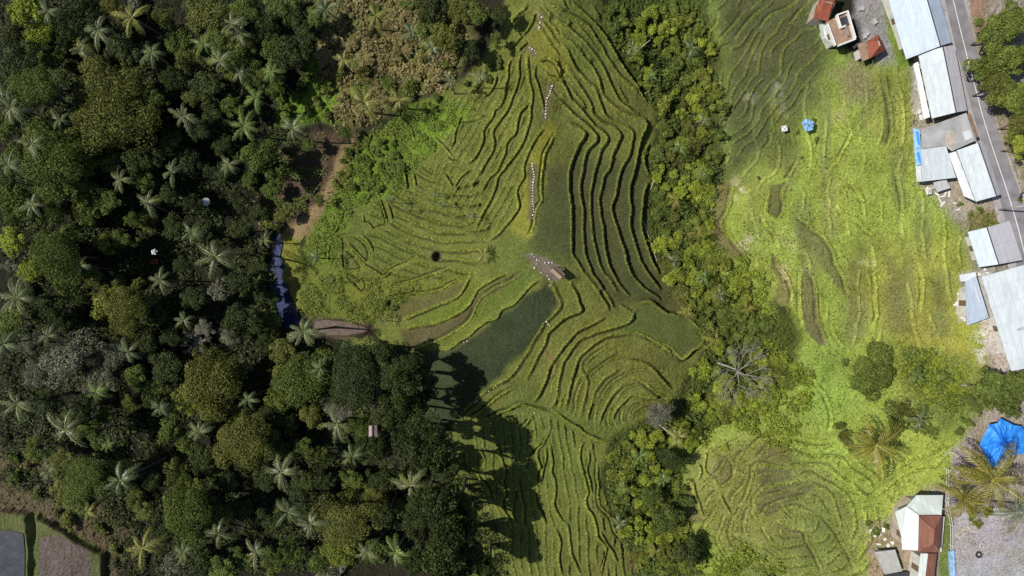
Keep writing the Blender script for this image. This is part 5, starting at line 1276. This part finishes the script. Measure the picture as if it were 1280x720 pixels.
# pink roofed hut in the wood
building('tin_roofed_hut', [(461, 532), (461, 546), (472, 546), (471, 531)], 3.0, 'tiny hut with faded pinkish tin roof deep in the dark wood', 'hut', ridge=(.5, 3.5), roofm=('pinkr', 'pinkr') if False else ('lilac', 'lilac'), wallm='wallb', inset=.15)
for o in bpy.data.objects:
    if o.parent and o.parent.name.startswith('tin_roofed_hut') and o.name.startswith('roof_panel'): o.data.materials[0] = B['pink']
# white umbrella
x, y, zg = hit(256, 252, 3.2); um = empty('garden_umbrella', (x, y, zg)); g = Geo(); n = 12
co = [(0, 0, 3.6)] + [(.42 * math.cos(i * 2 * PI / n), .42 * math.sin(i * 2 * PI / n), 3.42) for i in range(n)] + [(.85 * math.cos(i * 2 * PI / n), .85 * math.sin(i * 2 * PI / n), 3.0 + .05 * (i % 2)) for i in range(n)]
fa = [(0, 1 + i, 1 + (i + 1) % n) for i in range(n)] + [(1 + i, 1 + n + i, 1 + n + (i + 1) % n, 1 + (i + 1) % n) for i in range(n)]
g.add(co, fa); c_ = g.obj('canopy', B['paint'], um); c_.modifiers.new('thick', 'SOLIDIFY').thickness = .02
g = Geo(); g.tube([(0, 0, -.3), (0, 0, 3.55)], .04); g.obj('pole', B['bamboo'], um)
um['label'] = 'round white umbrella open in a dark gap of the wood'; um['category'] = 'umbrella'

# ---- stepping stones on the path
STONES = {
 'at the very top of the ridge path': "672,16 674,19 677,22 675,29 674,35",
 'in the top bend of the ridge path': "662,60 665,62 668,64 670,67",
 'in the short run below the round plot': "690,108 689,111 688,114 687.5,117 686,120 684,123 683,127 682.5,131 682,135 682,139 682,143 682,147",
 'in the long row down the middle of the ridge path': "665.5,205 665.5,208 666,211.5 667,215 667.5,218 668,221 667,224.5 666.5,228 666,231.5 666,235 666,238.5 666,242 666,245.5 666,249 666,252 666,255 667,258 667,262 667,265 666,269 666,273",
 'around the small thatched hut': "665,318 668,321 671,325 674,325.5 668,335 670.5,330 681,328.5 686,328.5 690,328.5 676.5,341 684,345 686.5,349 687,357",
 'below the thatched hut along the winding bund': "683,402 685,405 687,407",
 'along the lower left end of the path': "620,482.5 617,485 611,489 594,503 596,501",
 'on the curved bund left of the hut': "580,428 584,426.5", 
 'beside the bund junction under the central paddies': "668,516"}
sproto = []
for s_ in range(3):
    rr = random.Random(s_); g = Geo(); n = 7; ring = [(.26 * rr.uniform(.8, 1.2) * math.cos(i * 2 * PI / n), .22 * rr.uniform(.8, 1.2) * math.sin(i * 2 * PI / n)) for i in range(n)]
    co = [(x, y, -.2) for x, y in ring] + [(x, y, .12) for x, y in ring] + [(x * .8, y * .8, .17) for x, y in ring]
    fa = [(i, (i + 1) % n, (i + 1) % n + n, i + n) for i in range(n)] + [(i + n, (i + 1) % n + n, (i + 1) % n + 2 * n, i + 2 * n) for i in range(n)] + [tuple(range(2 * n, 3 * n))]
    co = [(x * .58, y * .58, z) for x, y, z in co]; g.add(co, fa); o = g.obj('stepping_stone', B['stone']); sproto.append(o.data); bpy.data.objects.remove(o)
for k, v in STONES.items():
    for (a, b) in parse(v):
        x, y, z = hit(a, b); o = bpy.data.objects.new('stepping_stone', random.choice(sproto)); C.objects.link(o); o.location = (x, y, z + .06); o.rotation_euler = (0, 0, random.uniform(0, 6)); o.scale = [random.uniform(.7, 1.3)] * 3
        o['label'] = 'white stepping stone ' + k; o['category'] = 'stepping stone'; o['group'] = 'white stepping stones ' + k

# ---- poles lying about
def lying(name, a, b, rad, mat, label, cat, h=.25, group=None):
    xa = hit(*a); xb = hit(*b); m = ((xa[0] + xb[0]) / 2, (xa[1] + xb[1]) / 2, (xa[2] + xb[2]) / 2)
    g = Geo(); g.tube([(xa[0] - m[0], xa[1] - m[1], xa[2] - m[2] + h), (0, 0, h + .1), (xb[0] - m[0], xb[1] - m[1], xb[2] - m[2] + h)], [rad, rad * .9, rad * .6], 6)
    o = g.obj(name, B[mat]); o.location = m; o['label'] = label; o['category'] = cat
    if group: o['group'] = group
    return o
lying('bamboo_pole', (804, 277), (821, 327), .07, 'bamboo', 'long pale bamboo pole lying along the outer bund of the east terraces', 'pole')
lying('bamboo_pole', (820, 215), (812, 238), .06, 'bamboo', 'pale pole leaning out of the gully bushes above the long pole', 'pole', .8)
lying('fallen_branch', (793, 69), (810, 55), .08, 'bamboo', 'short bare branch lying on the bushes near the top of the gully', 'branch', 2.0)
lying('fallen_branch', (818, 525), (838, 542), .1, 'bamboo', 'white fallen branch over the grey bush at the lower gully', 'branch', 4)
lying('fallen_branch', (893, 452), (915, 460), .13, 'bamboo', 'thick white log left of the bare grey tree', 'log', 2.2)
lying('fallen_branch', (785, 550), (790, 556), .05, 'bamboo', 'short white stick at the foot of the paddies above the gully', 'stick', .5)
lying('timber_beam', (1193, 482), (1212, 481), .1, 'debris', 'straight pale beam on the grass right of the green knoll', 'beam', .2)
# utility pole beside the road, leaning by perspective only
x, y, zg = hit(1248, 262.5); up = empty('utility_pole', (x, y, zg)); g = Geo(); g.tube([(0, 0, -.5), (0, 0, 8.5)], [.16, .1], 10); g.obj('pole', B['concrete'], up, True)
g = Geo(); g.box((0, 0, 7.9), (.12, 1.9, .12), .3); g.obj('crossarm', B['dark'], up)
for k in (-1, 0, 1):
    g = Geo(); g.tube([(-.26 * k * .9, .85 * k, 7.96), (-.26 * k * .9, .85 * k, 8.2)], [.06, .04], 8); g.obj('insulator', B['paint'], up)
up['label'] = 'tall concrete utility pole at the left edge of the road'; up['category'] = 'utility pole'
# scooter on the verge
x, y, zg = hit(1273.5, 245); sc_ = empty('scooter', (x, y, zg), 1.1)
for sx in (-.6, .6):
    g = Geo(); g.tube([(sx, -.05, .27), (sx, .05, .27)], .27, 16); w_ = g.obj('wheel', B['rubber'], sc_); g = Geo(); g.tube([(sx, -.06, .27), (sx, .06, .27)], .13, 12); g.obj('rim', B['concrete'], sc_).parent = w_
g = Geo(); g.add(*(lambda r_: (r_[0], r_[1]))(tube_geo([(-.75, 0, .62), (-.35, 0, .6), (.05, 0, .38), (.4, 0, .42), (.52, 0, .85)], [.1, .17, .15, .14, .1], 8))); g.obj('body', B['dark'], sc_, True)
g = Geo(); g.box((-.35, 0, .79), (.62, .26, .1)); g.obj('seat', B['rubber'], sc_)
g = Geo(); g.tube([(.5, -.32, 1.0), (.52, 0, .95), (.5, .32, 1.0)], .025); g.obj('handlebar', B['concrete'], sc_)
g = Geo(); g.box((.64, 0, .85), (.08, .16, .12)); g.obj('headlight', B['paint'], sc_)
sc_['label'] = 'dark scooter parked on the pale verge right of the road'; sc_['category'] = 'scooter'
# tyres in the yard
for a, b, s_, lb in ((1227, 681.5, 1.0, 'upper of two tyres lying flat on the grey yard'), (1223, 693, 1.15, 'lower and darker of two tyres lying flat on the grey yard')):
    x, y, zg = hit(a, b); g = Geo(); n = 18; co = []; fa = []
    for i in range(n):
        t = i * 2 * PI / n
        for j in range(8):
            u = j * PI / 4; rr = .38 + .14 * math.cos(u); co.append((rr * math.cos(t) * s_, rr * math.sin(t) * s_, .12 + .12 * math.sin(u)))
    for i in range(n):
        for j in range(8): fa.append((i * 8 + j, (i + 1) % n * 8 + j, (i + 1) % n * 8 + (j + 1) % 8, i * 8 + (j + 1) % 8))
    g.add(co, fa); o = g.obj('tyre', B['rubber'] if s_ > 1 else B['concrete'], None, True); o.location = (x, y, zg); o['label'] = lb; o['category'] = 'tyre'; o['group'] = 'tyres in the yard'
# timber, rubble and scraps round the houses
DEB = [("around the back kitchen", "white scrap", [(1201, 362), (1199, 368), (1203, 373), (1197, 378), (1205, 382), (1194, 381), (1202, 397), (1205, 399), (1216, 350), (1224, 343), (1231, 337), (1234, 341)], 'paint', (.7, .45)),
       ("on the rubble strip beside the hall", "broken board", [(1226, 402), (1230, 412), (1234, 421), (1240, 428), (1244, 436), (1238, 440), (1246, 446), (1236, 405), (1228, 425), (1241, 415), (1248, 455)], 'debris', (1.3, .35)),
       ("on the bare ground under the palms by the blue tarpaulin", "weathered board", [(1196, 570), (1202, 578), (1208, 583), (1197, 590), (1212, 594), (1190, 600), (1204, 603), (1199, 562), (1215, 570), (1186, 566)], 'debris', (1.6, .3)),
       ("at the top corner of the grey yard", "pale board", [(1200, 665), (1206, 662), (1211, 660), (1216, 664), (1196, 670), (1204, 668)], 'debris', (1.2, .35)),
       ("beside the patio shelter", "broken white slab", [(1088, 664), (1094, 670), (1100, 668), (1106, 674), (1110, 682), (1098, 680), (1115, 678), (1104, 662)], 'paint', (.8, .5)),
       ("between the road sheds and the grass", "white scrap", [(1147, 97), (1149, 105), (1150, 113), (1152, 122), (1153, 130), (1149, 140), (1151, 147), (1148, 90)], 'paint', (.7, .5)),
       ("below the small tin shed", "white plank", [(1171, 243), (1176, 246), (1181, 243), (1175, 251), (1178, 255), (1186, 242), (1193, 254), (1197, 262)], 'paint', (1.0, .35)),
       ("beside the drive by the red roofs", "pale crate", [(1076, 12), (1081, 40), (1080, 46), (1092, 28), (1070, 57), (1083, 43)], 'concrete', (.9, .8))]
rd = random.Random(4)
for where, what, pts, mt, (l_, w_) in DEB:
    for a, b in pts:
        x, y, zg = hit(a, b); g = Geo(); L = l_ * rd.uniform(.6, 1.4); w2 = w_ * rd.uniform(.6, 1.3)
        hh = .45 if 'crate' in what else .1
        top = [(-L / 2, -w2 / 2 * rd.uniform(.7, 1)), (L / 2, -w2 / 2), (L / 2 * rd.uniform(.85, 1), w2 / 2), (-L / 2, w2 / 2 * rd.uniform(.8, 1))]
        co = [(u, v, 0) for u, v in top] + [(u * .97, v * .97, hh) for u, v in top]
        g.add(co, [(3, 2, 1, 0), (4, 5, 6, 7), (0, 1, 5, 4), (1, 2, 6, 5), (2, 3, 7, 6), (3, 0, 4, 7)])
        nm = what.replace(' ', '_'); o = g.obj(nm, B[mt]); o.location = (x, y, zg + .03); o.rotation_euler = (rd.uniform(-.1, .1), rd.uniform(-.12, .12), rd.uniform(0, 3.1))
        o['label'] = f'{what} lying {where}'; o['category'] = what.split()[-1]; o['group'] = f'{what}s {where}'
# fence posts of the yard edge
fn = empty('yard_fence', (*hit(1188, 650)[:2], hit(1188, 650)[2])); bpy.context.view_layer.update()
fp = [(1181, 585), (1181, 605), (1180, 625), (1186, 655), (1186, 680), (1187, 705), (1187, 725)]
F3 = [hit(a, b) for a, b in fp]
for q in F3:
    g = Geo(); g.tube([(q[0], q[1], q[2] - .3), (q[0], q[1], q[2] + 1.2)], .06); part(g, 'post', B['paint'], fn)
for hh in (.5, 1.1):
    g = Geo(); g.tube([(q[0], q[1], q[2] + hh) for q in F3], .035); part(g, 'rail', B['paint'], fn)
fn['label'] = 'thin pale fence between the green field edge and the grey yard'; fn['category'] = 'fence'
x, y, zg = hit(1191, 697); g = Geo(); slab(g, [W3(q, zg) for q in ((1187, 690, .7), (1193, 688, .7), (1195, 722, .6), (1189, 724, .6))], .5); o = g.obj('water_trough', B['cyan']); o['label'] = 'long pale blue trough along the left side of the grey yard'; o['category'] = 'trough'

# ---- road, kerbs, marking
def strip(name, L, R_, mat, dz, kind='structure'):
    a = smooth_line([px2w2(p) for p in L], 5); b = smooth_line([px2w2(p) for p in R_], 5); n = len(a); co = []; fa = []
    for i in range(n):
        co.append((a[i][0], a[i][1], ROADZ + dz)); co.append((b[i][0], b[i][1], ROADZ + dz))
    for i in range(n - 1): fa.append((2 * i, 2 * i + 1, 2 * i + 3, 2 * i + 2))
    o = mesh_obj(name, co, fa, mat); o['kind'] = kind; return o
ROADZ = -.52
def px2w2(p): return np.array(pw(p[0], p[1], ROADZ))
LL = parse(ROAD_L); RR = parse(ROAD_R)
def mixl(t0): return [(a[0] * (1 - t0) + b[0] * t0, a[1] * (1 - t0) + b[1] * t0) for a, b in zip(LL, RR)]
strip('road', LL, RR, B['asphalt'], 0)
strip('road_marking', mixl(.44), mixl(.475), B['paint'], .008)
o = strip('pavement', mixl(1.0), mixl(1.36), B['shoulder'], .12)
o = strip('pavement', mixl(-.3), mixl(0.0), B['shoulder'], .12)
for nm, t0, t1 in (('kerb', -.012, 0.0), ('kerb', 1.0, 1.012)):
    g = Geo(); a = smooth_line([px2w2(p) for p in mixl(t0 - .015)], 5); b = smooth_line([px2w2(p) for p in mixl(t1 + .015)], 5)
    for i in range(len(a) - 1):
        P4 = [(*a[i], ROADZ + .135), (*b[i], ROADZ + .135), (*b[i + 1], ROADZ + .135), (*a[i + 1], ROADZ + .135)]
        slab(g, P4, .3)
    o = g.obj('kerb', B['kerb']); o['kind'] = 'structure'

# ---- water
def water_mat(name, col, rough=.06, bump=.5, scale=2.5):
    m, nt, b = mat_new(name); g = N(nt, 'ShaderNodeNewGeometry'); n = N(nt, 'ShaderNodeTexNoise'); n.inputs['Scale'].default_value = scale; n.inputs['Detail'].default_value = 4; n.inputs['Roughness'].default_value = .7
    nt.links.new(g.outputs['Position'], n.inputs['Vector']); bp = N(nt, 'ShaderNodeBump'); bp.inputs['Strength'].default_value = bump; bp.inputs['Distance'].default_value = .12
    nt.links.new(n.outputs['Fac'], bp.inputs['Height']); nt.links.new(bp.outputs['Normal'], b.inputs['Normal'])
    r = N(nt, 'ShaderNodeValToRGB'); r.color_ramp.elements[0].position = .4; r.color_ramp.elements[1].position = .68
    r.color_ramp.elements[0].color = (*col, 1); r.color_ramp.elements[1].color = (*[min(1, c * 2.2) for c in col], 1)
    nt.links.new(n.outputs['Fac'], r.inputs['Fac']); nt.links.new(r.outputs['Color'], b.inputs['Base Color'])
    b.inputs['Roughness'].default_value = rough; b.inputs['Specular IOR Level'].default_value = .6
    return m
def water(name, outline, z, mat):
    pts = [pw(a, b, z) for a, b in parse(outline)]; g = Geo(); g.add([(x, y, z) for x, y in pts], [tuple(range(len(pts)))])
    o = g.obj(name, mat); 
    if o.data.polygons[0].normal.z < 0: o.data.flip_normals()
    o['kind'] = 'structure'; return o
water('river', RIVER, zriver + .18, water_mat('river_water', (.014, .022, .07), .2, .3, 1.2))
water('brown_pool', POOL, zpool + .1, water_mat('muddy_water', (.07, .046, .032), .3, .2, 1.2))
water('flooded_paddy', "-70,668 12,663 29,667 31,690 30,760 -70,760", zflood + .14, water_mat('paddy_water', (.022, .026, .034), .25, .3, .6))
resolve_labels()
